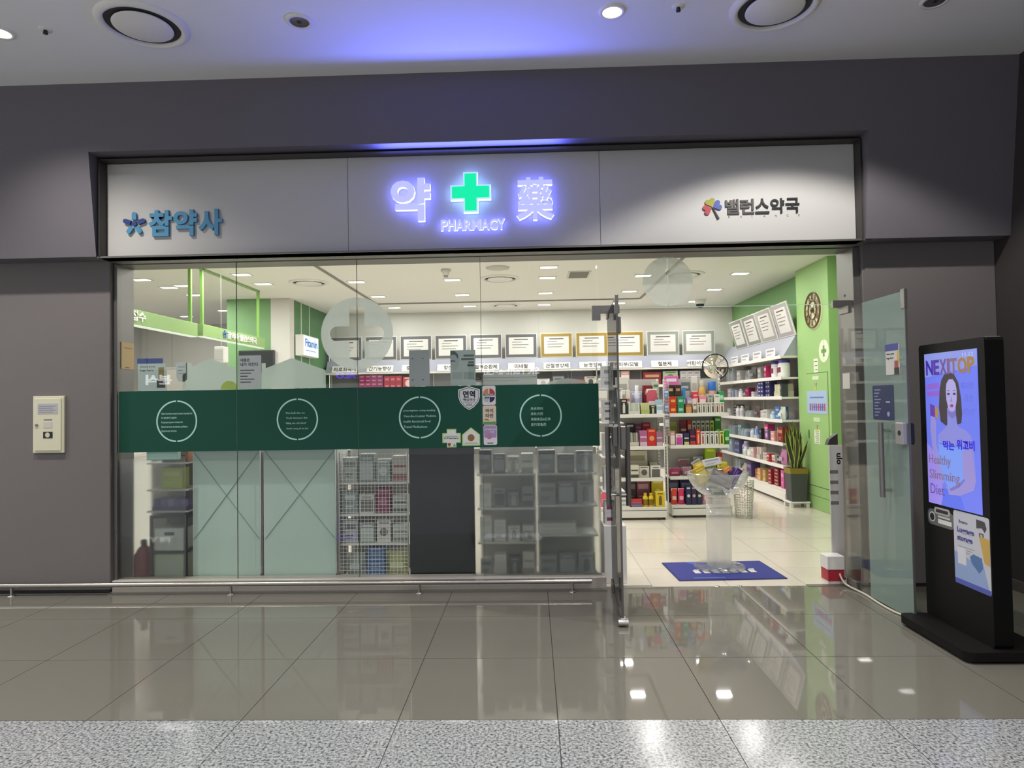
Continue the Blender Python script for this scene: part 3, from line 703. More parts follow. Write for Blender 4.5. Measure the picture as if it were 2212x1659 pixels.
b.box(-4.095, -4.093, 11.90, 12.45, 2.585, 2.60, mat('#8fb4e8', 0.4, emit=0.5)); b.build('lettering', t)
tag(B().bev(-5.15, -4.52, 11.47, 11.54, 2.18, 2.57, mat('#2e3231', 0.4), 0.006).box(-5.13, -4.54, 11.465, 11.47, 2.20, 2.55, mat('#1f2423', 0.25)).build('monitor', org=(-4.84, 11.5, 2.18)), 'dark flat monitor mounted on the green dispensary slab', 'monitor')

# ================================================================== KIOSK
KX, KY0, KY1 = 2.74, 4.085, 4.765
M_KB = mat('#141112', 0.55, spec=0.2); M_KS = mat('#0c0b0c', 0.5, spec=0.2)
k = thing('advertising_kiosk', 'tall black free-standing advertising screen on a low base beside the open door', 'kiosk', (2.80, 4.42, 0))
bs = B(); bs.prism(rrect(2.545, 3.06, 4.03, 4.775, 0.05, 6), 'xy', 0.018, 0.07, M_KB)
for x in (2.60, 3.0):
    for y in (4.09, 4.71): bs.lathe(x, y, [(0.022, 0.0), (0.022, 0.018)], M_BLACK, 12)
bs.build('base', k)
B().prism(rrect(KY0, KY1, 0.07, 1.945, 0.022, 6), 'yz', KX, KX + 0.115, M_KB, M_KS).build('body', k)
B().prism(rrect(KY0 + 0.004, KY1 - 0.004, 1.941, 1.948, 0.003, 3), 'yz', KX + 0.02, KX + 0.1, mat('#6b6867', 0.4)).build('top_cap', k)
SY, SZ, SW, SH = 4.695, 0.856, 0.545, 1.024
sc = B().box(KX - 0.003, KX, SY - SW, SY, SZ, SZ + SH, mat('#6f7df0', 0.3, emit=0.80)).build('screen', k)
def spoly(pts, col, lay, name, em=0.75):
    """flat shape on the screen; pts in fractions across / down the picture"""
    b = B(); b.prism([(SY - a * SW, SZ + (1 - t) * SH) for a, t in pts], 'yz', KX - 0.003 - 0.0006 * lay, KX - 0.003 - 0.0006 * (lay - 1), mat(col, 0.3, emit=em))
    return b.build(name, sc)
def ell(cx, cy, rx, ry, n=26): return [(cx + rx * math.cos(2 * math.pi * i / n), cy + ry * math.sin(2 * math.pi * i / n)) for i in range(n)]
spoly([(0, 0), (1, 0), (1, .10), (0, .16)], '#8f9be8', 1, 'picture_sky')
spoly([(0, .60), (.30, .72), (.28, 1.0), (0, 1.0)], '#a08ef0', 1, 'picture_corner')
spoly([(.40, .145), (.49, .135), (.58, .145), (.66, .20), (.70, .30), (.71, .40), (.69, .455), (.62, .465), (.60, .40), (.45, .40), (.42, .48), (.30, .45), (.275, .36), (.30, .24), (.34, .18)], '#4b4348', 2, 'hair', 0.55)
spoly([(.44, .36), (.60, .36), (.60, .45), (.64, .48), (.78, .50), (.86, .535), (.90, .62), (.92, .80), (.88, .86), (.62, .915), (.40, .92), (.36, .87), (.70, .80), (.74, .64), (.30, .60), (.22, .62), (.24, .54), (.36, .50), (.43, .47)], '#8d8fe0', 3, 'skin')
spoly([(.26, .575), (.42, .60), (.72, .60), (.76, .64), (.72, .80), (.44, .88), (.30, .82), (.24, .66)], '#7fa0fa', 4, 'dress')
spoly([(.34, .88), (.64, .92), (.70, 1.0), (.26, 1.0)], '#5d74f2', 4, 'skirt')
spoly([(.70, .63), (.86, .62), (.92, .80), (.88, .86), (.62, .91), (.42, .92), (.40, .88), (.70, .81)], '#9c92d8', 5, 'arm')
spoly([(.11, .42), (.18, .41), (.21, .46), (.20, .60), (.27, .72), (.34, .86), (.26, .84), (.12, .62), (.09, .50)], '#9a93dc', 5, 'raised_arm')
spoly([(.425, .25), (.44, .205), (.49, .178), (.56, .178), (.61, .205), (.63, .25), (.625, .31), (.60, .355), (.555, .388), (.51, .388), (.46, .36), (.43, .31)], '#b3abe6', 4, 'face')
spoly([(.45, .38), (.60, .38), (.60, .41), (.53, .43), (.45, .405)], '#7d78c6', 4, 'neck_shadow')
for a_ in (.475, .585): spoly([(a_ - .035, .255), (a_, .247), (a_ + .035, .255), (a_, .252)], '#5a4c66', 5, 'eyebrow', 0.5)
spoly([(.26, .585), (.50, .60), (.73, .595), (.73, .605), (.50, .612), (.27, .60)], '#6f86e8', 5, 'neckline')
spoly([(.44, .88), (.60, .845), (.72, .80), (.73, .81), (.62, .86), (.46, .895)], '#6f78d0', 6, 'arm_shadow')
for a in (.475, .585): spoly(ell(a, .272, .027, .007, 12), '#4a4360', 5, 'eye', 0.5)
spoly([(.525, .285), (.545, .322), (.51, .322)], '#8f86c4', 5, 'nose')
spoly(ell(.53, .347, .034, .010, 14), '#a04a86', 5, 'mouth')
spoly([(.10, .335), (.20, .35), (.20, .425), (.10, .415)], '#6b3fae', 6, 'product_pack'); spoly([(.20, .35), (.27, .37), (.26, .43), (.20, .425)], '#b08a55', 6, 'product_pack')
spoly([(.03, .205), (.29, .195), (.29, .233), (.03, .24)], '#9466d8', 2, 'caption_bar'); spoly([(.03, .255), (.29, .247), (.29, .283), (.03, .288)], '#9466d8', 2, 'caption_bar')
def stext(s, a0, a1, t0, t1, col, off, lay=7, name='lettering', em=0.7):
    b = B().text(s, mat(col, 0.3, emit=em), (KX - 0.003 - 0.0006 * lay, SY - a0 * SW, SZ + (1 - t1) * SH), YR, ZU, (a1 - a0) * SW, (t1 - t0) * SH, 0.0006, off, 2)
    return b.build(name, sc)
cols_ = ['#4a23b8', '#5b35ae', '#7a55a0', '#86629a', '#96708a', '#b08348', '#b98a3c']
a = 0.045
for ch, wd_, c in zip('NEXITOP', (.145, .115, .135, .05, .125, .165, .125), cols_): stext(ch, a, a + wd_, .045, .145, c, 0.03, em=0.6); a += wd_ + 0.010
stext('11.12', .76, .95, .018, .042, '#c9d2ff', 0.0)
stext('먹는', .34, .56, .572, .632, '#2417d8', 0.03); stext('위고비', .60, .92, .558, .622, '#2417d8', 0.03)
stext('Healthy', .05, .48, .672, .752, '#8a6a86', 0.0, 8); stext('Slimming', .05, .64, .772, .852, '#8a6a86', 0.0, 8); stext('Diet', .06, .34, .868, .935, '#6b4fa0', 0.0, 8)
stext('체지방', .70, .93, .20, .245, '#6f78d8', -0.01, 2); stext('감소', .76, .92, .275, .32, '#6f78d8', -0.01, 2); stext('기능성', .72, .93, .36, .405, '#6f78d8', -0.01, 2)
# stickers on the kiosk
p = thing('luggage_poster', 'white and blue luggage storage poster stuck low on the black kiosk', 'poster', (KX, 4.26, 0.38))
PY0, PY1, PZ0, PZ1 = 4.095, 4.435, 0.378, 0.846
B().prism(rrect(PY0, PY1, PZ0, PZ1, 0.018), 'yz', KX - 0.0012, KX, mat('#d6d8e2', 0.4)).build('sheet', p)
def pq(pts, c, l, name):
    return B().prism([(PY1 - a * 0.34, PZ1 - t * 0.468) for a, t in pts], 'yz', KX - 0.0012 - 0.0006 * l, KX - 0.0012 - 0.0006 * (l - 1), mat(c, 0.45)).build(name, p)
pq([(0, .56), (.45, .62), (.8, .60), (.95, .93), (0, .93)], '#9fb6e4', 1, 'blue_ground'); pq([(0, .93), (1, .93), (.99, 1.0), (.01, 1.0)], '#5a66c0', 1, 'footer_band')
pq([(.72, .26), (1.0, .28), (.99, .62), (.85, .60)], '#d9b25c', 2, 'suitcase'); pq([(.72, .22), (.84, .22), (.85, .27), (.82, .27), (.81, .235), (.75, .235), (.76, .27), (.73, .27)], '#6a6258', 2, 'suitcase_handle')
pq([(.45, .58), (.55, .53), (.78, .55), (.80, .68), (.70, .76), (.50, .66)], '#5a83b8', 2, 'backpack'); pq([(.66, .05), (.88, .06), (.93, .14), (.88, .20), (.80, .15), (.66, .17)], '#4b4a52', 2, 'hand_drawing')
pq([(.10, .50), (.34, .50), (.34, .72), (.10, .72)], '#e9e9f0', 2, 'white_card')
b = B(); b.text('Bounce', mat('#5d6584', 0.4), (KX - 0.0018, PY1 - 0.055, PZ1 - 0.075), YR, ZU, 0.085, 0.022, 0.0006, 0.02, 1)
b.text('Luggage', mat('#40469a', 0.4), (KX - 0.0018, PY1 - 0.035, PZ1 - 0.145), YR, ZU, 0.165, 0.046, 0.0006, 0.03, 2); b.text('storage', mat('#40469a', 0.4), (KX - 0.0018, PY1 - 0.035, PZ1 - 0.198), YR, ZU, 0.148, 0.042, 0.0006, 0.03, 2)
for q in range(3): b.box(KX - 0.0018, KX - 0.0012, PY1 - 0.20 + 0.02 * q, PY1 - 0.04, PZ1 - 0.225 - q * 0.016, PZ1 - 0.221 - q * 0.016, mat('#9a9aac', 0.5))
b.build('lettering', p)
p = thing('round_label_sticker', 'grey and white pill-shaped sticker under the kiosk screen', 'sticker', (KX, 4.57, 0.70))
B().prism(rrect(4.43, 4.715, 0.708, 0.815, 0.035), 'yz', KX - 0.001, KX, mat('#6e6f70', 0.4)).build('sheet', p)
B().prism(rrect(4.47, 4.64, 0.788, 0.835, 0.02), 'yz', KX - 0.0016, KX - 0.001, mat('#b9babb', 0.4)).build('label_tab', p)
b = B()
for q, (a0, a1) in enumerate(((4.49, 4.62), (4.47, 4.60), (4.455, 4.60))): b.box(KX - 0.0022, KX - 0.0016, a0, a1, (0.80, 0.768, 0.728)[q], (0.822, 0.780, 0.757)[q], (M_DARK, M_OFFW, M_WHITE)[q])
b.prism(circ(4.665, 0.762, 0.034, 20), 'yz', KX - 0.0016, KX - 0.001, M_WHITE); b.prism(circ(4.665, 0.762, 0.026, 20), 'yz', KX - 0.0022, KX - 0.0016, M_DARK); b.build('print', p)
pts = [(2.60, 5.80, 0.12), (2.59, 5.74, 0.06), (2.60, 5.67, 0.016), (2.635, 5.50, 0.009), (2.64, 5.40, 0.009), (2.63, 5.25, 0.009), (2.625, 5.12, 0.009), (2.632, 4.98, 0.009), (2.66, 4.86, 0.010), (2.70, 4.79, 0.030)]
sm = []
for i in range(len(pts) - 1):
    for q in range(4): sm.append(Vector(pts[i]).lerp(Vector(pts[i + 1]), q / 4))
sm.append(Vector(pts[-1]))
for _ in range(3): sm = [sm[0]] + [(sm[i - 1] + sm[i] * 2 + sm[i + 1]) / 4 for i in range(1, len(sm) - 1)] + [sm[-1]]
tag(B().tube(sm, 0.009, mat('#d0c9b8', 0.5), 8).build('power_cord', org=(2.63, 5.3, 0)), 'cream power cord running across the floor to the black kiosk', 'cord')

# ================================================================== PRODUCT BUILDERS (front faces local -Y, base at z = 0)
def bcarton(w, d, h, c, a='#e8e6e0', style=0):
    b = B(); m = mat(c, 0.45); b.bev(-w / 2, w / 2, -d / 2, d / 2, 0, h, m, min(0.003, w * 0.05))
    f = -d / 2 - 0.0008; m2 = mat(a, 0.45)
    def q(x0, x1, z0, z1, mm, e=0): b.box(-w / 2 + x0 * w, -w / 2 + x1 * w, f - e, -d / 2, z0 * h, z1 * h, mm)
    if style == 0: q(.12, .88, .62, .82, m2); q(.15, .7, .30, .36, m2); q(.15, .6, .2, .25, m2)
    elif style == 1: q(.08, .92, .10, .72, m2); q(.2, .8, .80, .88, m2)
    elif style == 2: q(.32, .68, .12, .62, m2); q(.38, .62, .62, .74, m2); q(.2, .8, .82, .9, m2)
    elif style == 3: q(0.05, .95, .05, .30, m2); q(.1, .9, .55, .65, m2)
    elif style == 4:
        b.prism(circ(0, h * 0.48, min(w, h) * 0.30, 18), 'xz', f, -d / 2, m2); q(.15, .85, .85, .93, m2)
    elif style == 5: q(.06, .94, .06, .94, m2); b.box(-w * .3, w * .3, f - 0.0008, f, h * .2, h * .8, m)
    return b
def bstack(w, d, h, c, a, nx, nz):
    """several equal cartons bundled as one retail stack"""
    b = B(); W = w / nx; H = h / nz
    for i in range(nx):
        for j in range(nz):
            x0 = -w / 2 + i * W; b.bev(x0 + .001, x0 + W - .001, -d / 2, d / 2, j * H + .0005, j * H + H - .0005, mat(c, 0.45), 0.002)
            b.box(x0 + W * .2, x0 + W * .8, -d / 2 - .0008, -d / 2, j * H + H * .35, j * H + H * .65, mat(a, 0.45))
    return b
def bbottle(r, h, c, cap='#eeeeee', lab='#f2f2f2', capf=0.18):
    b = B(); m = mat(c, 0.35); hb = h * (1 - capf)
    b.lathe(0, 0, [(r * .92, 0), (r, h * .02), (r, hb * .78), (r * .82, hb * .9), (r * .55, hb)], m, 14)
    b.lathe(0, 0, [(r * 1.012, hb * .15), (r * 1.012, hb * .68)], mat(lab, 0.45), 14)
    b.lathe(0, 0, [(r * .6, hb), (r * .6, h * .985), (r * .54, h)], mat(cap, 0.4), 14)
    return b
def bjar(r, h, c, cap, lab):
    b = B(); hb = h * .82
    b.lathe(0, 0, [(r * .95, 0), (r, h * .03), (r, hb * .92), (r * .93, hb)], mat(c, 0.35), 18)
    b.lathe(0, 0, [(r * 1.012, hb * .1), (r * 1.012, hb * .8)], mat('#e7e6e2', 0.45), 18)
    b.box(-r * .5, r * .5, -r * 1.03, -r * .8, hb * .35, hb * .7, mat(lab, 0.45))
    b.lathe(0, 0, [(r * .98, hb), (r * .98, h * .98), (r * .92, h)], mat(cap, 0.4), 18)
    return b
def bpouch(w, d, h, c, a):
    b = B(); n = 5; vs_ = []; fs = []
    for side in (-1, 1):
        for i in range(n + 1):
            for j in range(n + 1):
                u_, v_ = i / n, j / n; k = math.sin(math.pi * u_) ** .6 * math.sin(math.pi * min(v_ * 1.15, 1.0)) ** .6 if 0 < u_ < 1 and 0 < v_ < .86 else 0
                vs_.append(((u_ - .5) * w * (1 - .06 * math.sin(math.pi * v_)), side * (d / 2 * k + .001), v_ * h))
    N = (n + 1) ** 2
    for s_ in (0, 1):
        for i in range(n):
            for j in range(n):
                q = [s_ * N + i * (n + 1) + j, s_ * N + (i + 1) * (n + 1) + j, s_ * N + (i + 1) * (n + 1) + j + 1, s_ * N + i * (n + 1) + j + 1]
                fs.append(q if s_ == 0 else q[::-1])
    b.add(vs_, fs, mat(c, 0.35), True)
    b.box(-w * .47, w * .47, -.003, .003, h * .84, h, mat(a, 0.45)); b.box(-w * .3, w * .3, -d / 2 - .002, -d / 2 + .006, h * .3, h * .52, mat(a, 0.45))
    return b
def btray(w, d, h, c, item, n):
    """open display tray with a row of slim packs"""
    b = B(); m = mat(c, 0.45); t = .003
    b.box(-w / 2, w / 2, -d / 2, d / 2, 0, t, m); b.box(-w / 2, w / 2, -d / 2, -d / 2 + t, 0, h * .35, m); b.box(-w / 2, w / 2, d / 2 - t, d / 2, 0, h * .9, m)
    b.box(-w / 2, -w / 2 + t, -d / 2, d / 2, 0, h * .45, m); b.box(w / 2 - t, w / 2, -d / 2, d / 2, 0, h * .45, m)
    for i in range(n):
        x0 = -w / 2 + t + (w - 2 * t) * i / n; b.bev(x0 + .001, x0 + (w - 2 * t) / n - .001, -d / 2 + .01, d / 2 - .01, t, h, mat(item[i % len(item)], 0.4), .0015)
    return b
def bbin(w, d, h, c, fill):
    """clear bin with jumbled packets"""
    b = B(); m = glassmat('clear_acrylic', (0.93, 0.95, 0.96), 0.05, 0.5, '#dfe4e6', 0.18); t = .004
    b.box(-w / 2, w / 2, -d / 2, -d / 2 + t, 0, h, m); b.box(-w / 2, w / 2, d / 2 - t, d / 2, 0, h, m); b.box(-w / 2, -w / 2 + t, -d / 2, d / 2, 0, h, m); b.box(w / 2 - t, w / 2, -d / 2, d / 2, 0, h, m); b.box(-w / 2, w / 2, -d / 2, d / 2, 0, t, m)
    n = max(2, int(w / .05))
    for i in range(n):
        x0 = -w / 2 + .006 + (w - .012) * i / n; ww = (w - .012) / n - .003
        b.bev(x0, x0 + ww, -d / 2 + .012, d / 2 - .012, t, h * (.65 + .5 * ((i * 7) % 5) / 5), mat(fill[i % len(fill)], 0.45), .002)
    return b
def bcone(w, h, c, top):
    b = B(); b.lathe(0, 0, [(w * .5, 0), (w * .5, .004), (w * .34, h * .72)], mat(c, .4), 16); b.lathe(0, 0, [(w * .36, h * .72), (w * .38, h * .98), (w * .34, h)], mat(top, .4), 16); return b
def put(b, name, loc, label, cat, group, rz=0.0, rx=0.0, ry=0.0):
    o = b.build(name); o.location = loc; o.rotation_euler = (rx, ry, rz)
    return tag(o, label, cat, group)

# ================================================================== ISLAND GONDOLAS
M_SHELF = mat('#e6e3db', 0.4); M_PEG = mat('#b9b6b3', 0.6); M_SLOT = mat('#3a3836', 0.6)
LEV = [0.165, 0.535, 0.96, 1.39]
def gondola(x0, x1, yf, label):
    t = thing('gondola_shelf', label, 'shelf unit', ((x0 + x1) / 2, yf + .25, 0), 'island gondolas')
    yb = yf + 0.46
    pb = B().bev(x0, x1, yf, yb, 0.03, 0.165, M_SHELF, .003).build('base_plinth', t)
    B().bev(x0 + .015, x1 - .015, yf - .012, yf, 0.035, 0.118, M_WHITE, .003).build('drawer_front', pb)
    B().box(x0 + .01, x1 - .01, yf - .003, yf, .122, .128, M_SLOT).build('shadow_gap', pb)
    for x in (x0 + .04, x1 - .04):
        for y in (yf + .05, yb - .05): B().lathe(x, y, [(.018, 0), (.018, .03)], M_DARK, 10).build('foot', pb)
    B().box(x0 + .03, x1 - .03, yb - .02, yb, .165, 1.88, M_PEG).build('back_panel', t)
    for x in (x0, x1 - .03):
        u_ = B().bev(x, x + .03, yb - .035, yb, .165, 1.88, M_SHELF, .002).build('upright', t)
        s_ = B()
        for k in range(38): s_.box(x + .011, x + .019, yb - .0365, yb - .035, .20 + k * .044, .222 + k * .044, M_SLOT)
        s_.build('slot_strip', u_)
    for i, z in enumerate(LEV[1:]):
        ins = (.0, .0, .03)[i] if i < 2 else 0
        sh = B().bev(x0 + .004, x1 - .004, yf + (.10 if i == 0 else .05), yb - .037, z - .025, z, M_SHELF, .002).build('shelf', t)
        yy = yf + (.10 if i == 0 else .05)
        B().bev(x0 + .004, x1 - .004, yy - .012, yy, z - .035, z + .012, M_WHITE, .002).build('price_rail', sh)
    return t
GLX, GRX = 0.88, 1.855
gondola(GLX, GLX + .885, 8.86, 'left white island shelf unit facing the entrance, behind the open glass door')
gondola(GRX, GRX + .80, 9.00, 'right white island shelf unit behind the glass bowl on its pedestal')
PCT = {'carton': 'box', 'bottle': 'bottle', 'pouch': 'packet', 'tray': 'display tray', 'jar': 'jar', 'card': 'sign card'}
def run(unit, ux, uy, z, side, row, items, yoff):
    """items: (cm from the unit's left edge, width cm, height cm, kind, colour words, colours...)"""
    items = sorted(items, key=lambda i: i[0])
    for n, it in enumerate(items):
        c0, w, h, kind, desc = it[:5]; args = it[5:]
        w /= 100; h /= 100; x = ux + c0 / 100 + w / 2
        zz = z; d = .09
        if kind == 'carton': b = bcarton(w - .003, d, h, *args)
        elif kind == 'stack': b = bstack(w - .003, d, h, *args); kind = 'carton'
        elif kind == 'bottle': b = bbottle(w / 2 - .002, h, *args)
        elif kind == 'pouch': b = bpouch(w - .003, .05, h, *args)
        elif kind == 'tray': b = btray(w - .003, .11, h, *args)
        elif kind == 'card': b = bcarton(w - .003, .006, h, *args)
        elif kind == 'cone': b = bcone(w, h, *args); kind = 'carton'
        lab = '%s, %s in %s row on %s shelf, %s island' % (desc, ORD[n], row, side, unit)
        put(b, {'carton': 'product_box', 'bottle': 'bottle', 'pouch': 'packet', 'tray': 'display_tray', 'card': 'sign_card'}[kind], (x, uy + yoff, zz), lab, PCT[kind], 'products on the island shelves')
K = .63
def L_(px, w, *a): return ((px - 1297) * K, w * K) + a
def R_(px, w, *a): return ((px - 1447) * K * 1.01 + .3, w * K) + a
# left island (positions in centimetres along the shelf)
run('left', GLX, 8.86, LEV[3], 'top', 'back', [
 L_(1300, 22, 36, 'carton', 'tall white carton', '#dedbd5', '#b9b6b0', 3), L_(1340, 30, 52, 'card', 'tall pale price board', '#d6d3cb', '#a5a29b', 0),
 L_(1372, 26, 32, 'carton', 'lavender carton', '#b9b8cc', '#e9e9ef', 4), L_(1400, 20, 40, 'stack', 'dark red box stack', '#7d1f28', '#c9a35a', 1, 2), L_(1421, 14, 44, 'carton', 'pale green carton', '#b9c2ae', '#5e7a4c', 4)], .36)
run('left', GLX, 8.86, LEV[3], 'top', 'front', [
 L_(1318, 18, 18, 'carton', 'white carton', '#e0ddd6', '#9fa7a0', 0), L_(1345, 15, 22, 'carton', 'black carton with bottle print', '#2b2b2c', '#d9d7d0', 2), L_(1361.5, 25, 16, 'tray', 'white tray of pale green packs', '#dcdcd2', ['#cfd6c8', '#b9c9bd', '#d9d5cc'], 6),
 L_(1388, 19, 16, 'tray', 'lime tray of yellow packs', '#b8bf6e', ['#d4d29a', '#c9d59b'], 5), L_(1408, 12, 13, 'carton', 'black and olive carton', '#34352c', '#c4c9a8', 2), L_(1421, 14, 20, 'carton', 'pale blue carton', '#a9c3d2', '#e6eef2', 3)], .12)
run('left', GLX, 8.86, LEV[3] , 'top', 'middle', [
 L_(1351, 8, 34, 'carton', 'slim white carton', '#e4e0d8', '#a9a59c', 0), L_(1359.5, 9.5, 34, 'carton', 'white carton with an orange foot', '#e6ddd0', '#e0622c', 3), L_(1378, 13, 40, 'bottle', 'white and lavender pump bottle', '#d9d8ea', '#f2f1f6', '#b7b6d6'), L_(1404, 25, 35, 'pouch', 'pink pouch with white header', '#c4586a', '#ece8e6')], .24)
run('left', GLX, 8.86, LEV[2], 'second', 'back', [
 L_(1318, 22, 22, 'carton', 'grey carton', '#a3a19d', '#d9d7d2', 0), L_(1361, 20, 31, 'card', 'white round leaf sign', '#3a3a3e', '#e6e4e0', 4), L_(1381, 14, 30, 'carton', 'plum carton', '#6b3a55', '#9c7488', 1), L_(1396, 18, 32, 'carton', 'crimson carton', '#a01f3e', '#c96f7c', 4)], .34)
run('left', GLX, 8.86, LEV[2], 'second', 'front', [
 L_(1302, 20, 20, 'carton', 'white carton', '#dcd9d4', '#8f8c88', 0), L_(1330, 25, 18, 'carton', 'silver carton', '#b5b3b0', '#e8e6e2', 3), L_(1361, 22, 19, 'tray', 'tray of gold and grey sticks', '#cfcac0', ['#b79c62', '#8d8f96', '#d8d5cf', '#6f7276'], 8), L_(1384, 17, 22, 'carton', 'pink and purple carton', '#b96a9a', '#e5c4d6', 3),
 L_(1401, 18, 24, 'carton', 'red carton', '#d0342c', '#f0a56e', 4), L_(1419.5, 14, 20, 'carton', 'mauve carton', '#a5728e', '#d8bccb', 3)], .12)
run('left', GLX, 8.86, LEV[1], 'third', 'back', [
 L_(1318, 30, 22, 'carton', 'cream carton', '#d7d0be', '#b3ab98', 0), L_(1360, 46, 36, 'carton', 'big cream carton', '#cfc8b2', '#9c957f', 0), L_(1410, 18, 20, 'carton', 'beige carton', '#c9c1ad', '#7d776a', 0)], .34)
run('left', GLX, 8.86, LEV[1], 'third', 'front', [
 L_(1312, 24, 18, 'carton', 'ivory carton', '#ded9cc', '#8b867a', 3), L_(1364, 19, 18, 'carton', 'ivory carton with dark band', '#e2dccf', '#5d584e', 3), L_(1384, 22, 16, 'card', 'ivory arched card', '#e4dfd3', '#6a655a', 4), L_(1408, 21, 17, 'carton', 'white carton with grey print', '#e6e3e0', '#6b6965', 1)], .17)
run('left', GLX, 8.86, LEV[0], 'bottom', 'back', [
 L_(1330, 20, 22, 'carton', 'teal carton', '#5f7b7c', '#b9cfcd', 0), L_(1360, 19, 34, 'carton', 'dark brown carton', '#3c3230', '#7d706b', 0), L_(1380, 29, 34, 'carton', 'mauve carton', '#7d4256', '#b98a9a', 0), L_(1412, 26, 34, 'carton', 'yellow carton', '#dcc12c', '#f1e59a', 4)], .30)
run('left', GLX, 8.86, LEV[0], 'bottom', 'front', [
 L_(1299, 18, 20, 'pouch', 'pink and yellow pouch', '#d8607e', '#e9d36a'), L_(1340, 20, 12, 'carton', 'white carton', '#dfe0dc', '#9aa3a0', 0), L_(1363, 23, 10, 'carton', 'red carton with blue lid print', '#c23536', '#5a86b8', 3), L_(1388, 12, 18, 'bottle', 'yellow paddle-shaped pack', '#e0c531', '#caa81c', '#8c6d12'), L_(1400, 12, 18, 'bottle', 'yellow round-headed pack', '#e0c531', '#caa81c', '#8c6d12'), L_(1415, 19, 20, 'carton', 'tall yellow carton', '#e3c82f', '#7a5e18', 2)], .09)
# right island
run('right', GRX, 9.00, LEV[3], 'top', 'back', [
 R_(1447, 32, 53, 'card', 'pink header card with a white disc', '#e070b8', '#f2eef2', 4), R_(1484, 20, 44, 'card', 'grey wire-look panel', '#6b6f73', '#b9bdc0', 1), R_(1506, 14, 52, 'card', 'white tall card', '#dedcd6', '#b7b4ae', 0), R_(1521, 17, 46, 'bottle', 'amber squeeze bottle', '#d6a65a', '#c9c2b2', '#e6d2a2'), R_(1540, 23, 44, 'cone', 'tapered display with blue cap', '#d9a59a', '#2f6cc0'), R_(1564, 11, 30, 'carton', 'green carton', '#2fa05a', '#bfe6cf', 0)], .36)
run('right', GRX, 9.00, LEV[3], 'top', 'middle', [
 R_(1449, 14, 40, 'stack', 'black box stack', '#2c2521', '#c9a66a', 1, 3), R_(1464, 14.5, 40, 'stack', 'dark brown box stack', '#3a2a24', '#bb8c62', 1, 3), R_(1480, 9, 38, 'pouch', 'blue pouch', '#4b86cf', '#c6dcf2'), R_(1490, 11, 22, 'carton', 'lilac carton', '#b9a3c6', '#efe6f2', 0), R_(1502, 13, 30, 'carton', 'pink and red carton', '#d5384e', '#f0a9b6', 1), R_(1516, 16, 24, 'carton', 'pink carton', '#e58fa6', '#f6dde4', 0), R_(1534, 12, 27, 'carton', 'grey carton', '#b5b2ab', '#77746d', 2), R_(1548, 13, 26, 'carton', 'white carton with a seal', '#e2e0da', '#a3a09a', 4)], .24)
run('right', GRX, 9.00, LEV[3], 'top', 'front', [
 R_(1448, 16, 24, 'stack', 'red and orange box pair', '#cf3a22', '#f0b04a', 1, 2), R_(1465, 15, 24, 'stack', 'green and blue box pair', '#2e8f63', '#9fd7c0', 1, 2), R_(1482, 14, 14, 'carton', 'brown carton', '#8a4a24', '#d9a066', 1), R_(1498, 8, 20, 'carton', 'ivory slim carton', '#d9d2c8', '#8b6f6a', 3)] +
 [R_(1507 + 9.6 * i, 9, 15, 'carton', 'white carton with a dark bottle print', '#e0dbd2', ('#4b4a44', '#5d5c52', '#4b4a44', '#3d3c38', '#8c3a3a', '#7a3530')[i], 2) for i in range(6)], .12)
run('right', GRX, 9.00, LEV[2], 'second', 'back', [R_(1455, 17, 32, 'card', 'olive green board', '#a8b04e', '#8d9540', 0), R_(1478, 14, 34, 'carton', 'maroon carton', '#7a1d2a', '#d9c4c4', 3), R_(1493, 10, 34, 'carton', 'red carton', '#b8262a', '#e9b0a0', 0)] +
 [R_(1503.5 + 9.6 * i, 9, 33, 'carton', 'grey white carton with black bottle', '#c9c5bd', '#2e2d2c', 2) for i in range(4)] + [R_(1542, 9, 33, 'carton', 'lime carton', '#c3cc62', '#3d4020', 2), R_(1552, 15, 38, 'carton', 'dark green carton', '#2f7d32', '#b5dba0', 4)], .34)
run('right', GRX, 9.00, LEV[2], 'second', 'front', [R_(1448, 11, 20, 'carton', 'pink and white carton', '#d89a98', '#f2e6e2', 1), R_(1460, 15, 16, 'carton', 'white carton with magenta panel', '#e4dfe2', '#d34aa6', 1), R_(1477, 12, 17, 'carton', 'navy carton', '#2c2f66', '#d9d27a', 3), R_(1490, 13, 21, 'carton', 'dark blue and red carton', '#3a2148', '#d04038', 3), R_(1503.5, 9, 22, 'carton', 'bright red carton', '#d8321e', '#f0c0a0', 2)] +
 [R_(1513 + 9.7 * i, 9.2, 19, 'carton', 'white carton with a black bottle', '#e6e2da', ('#a8324a', '#2f2e2d', '#33373c', '#53595a')[i], 2) for i in range(4)] + [R_(1552.5, 10, 19, 'carton', 'yellow carton with dark bottle', '#e2dc7a', '#3a3a20', 2), R_(1563, 13, 21, 'pouch', 'green rounded pack', '#2f9a3a', '#c2e6b8')], .12)
run('right', GRX, 9.00, LEV[1], 'third', 'back', [R_(1472, 26, 22, 'pouch', 'mauve plush pack', '#9c6a80', '#d3b3c2'), R_(1505, 22, 25, 'pouch', 'grey star-printed pack', '#8b8a8c', '#c9c8ca'), R_(1530, 24, 38, 'carton', 'lime box with a yellow heart', '#a6c22c', '#e9ec3a', 4), R_(1555, 13, 30, 'carton', 'red carton', '#b82a30', '#f0d0c8', 0)], .34)
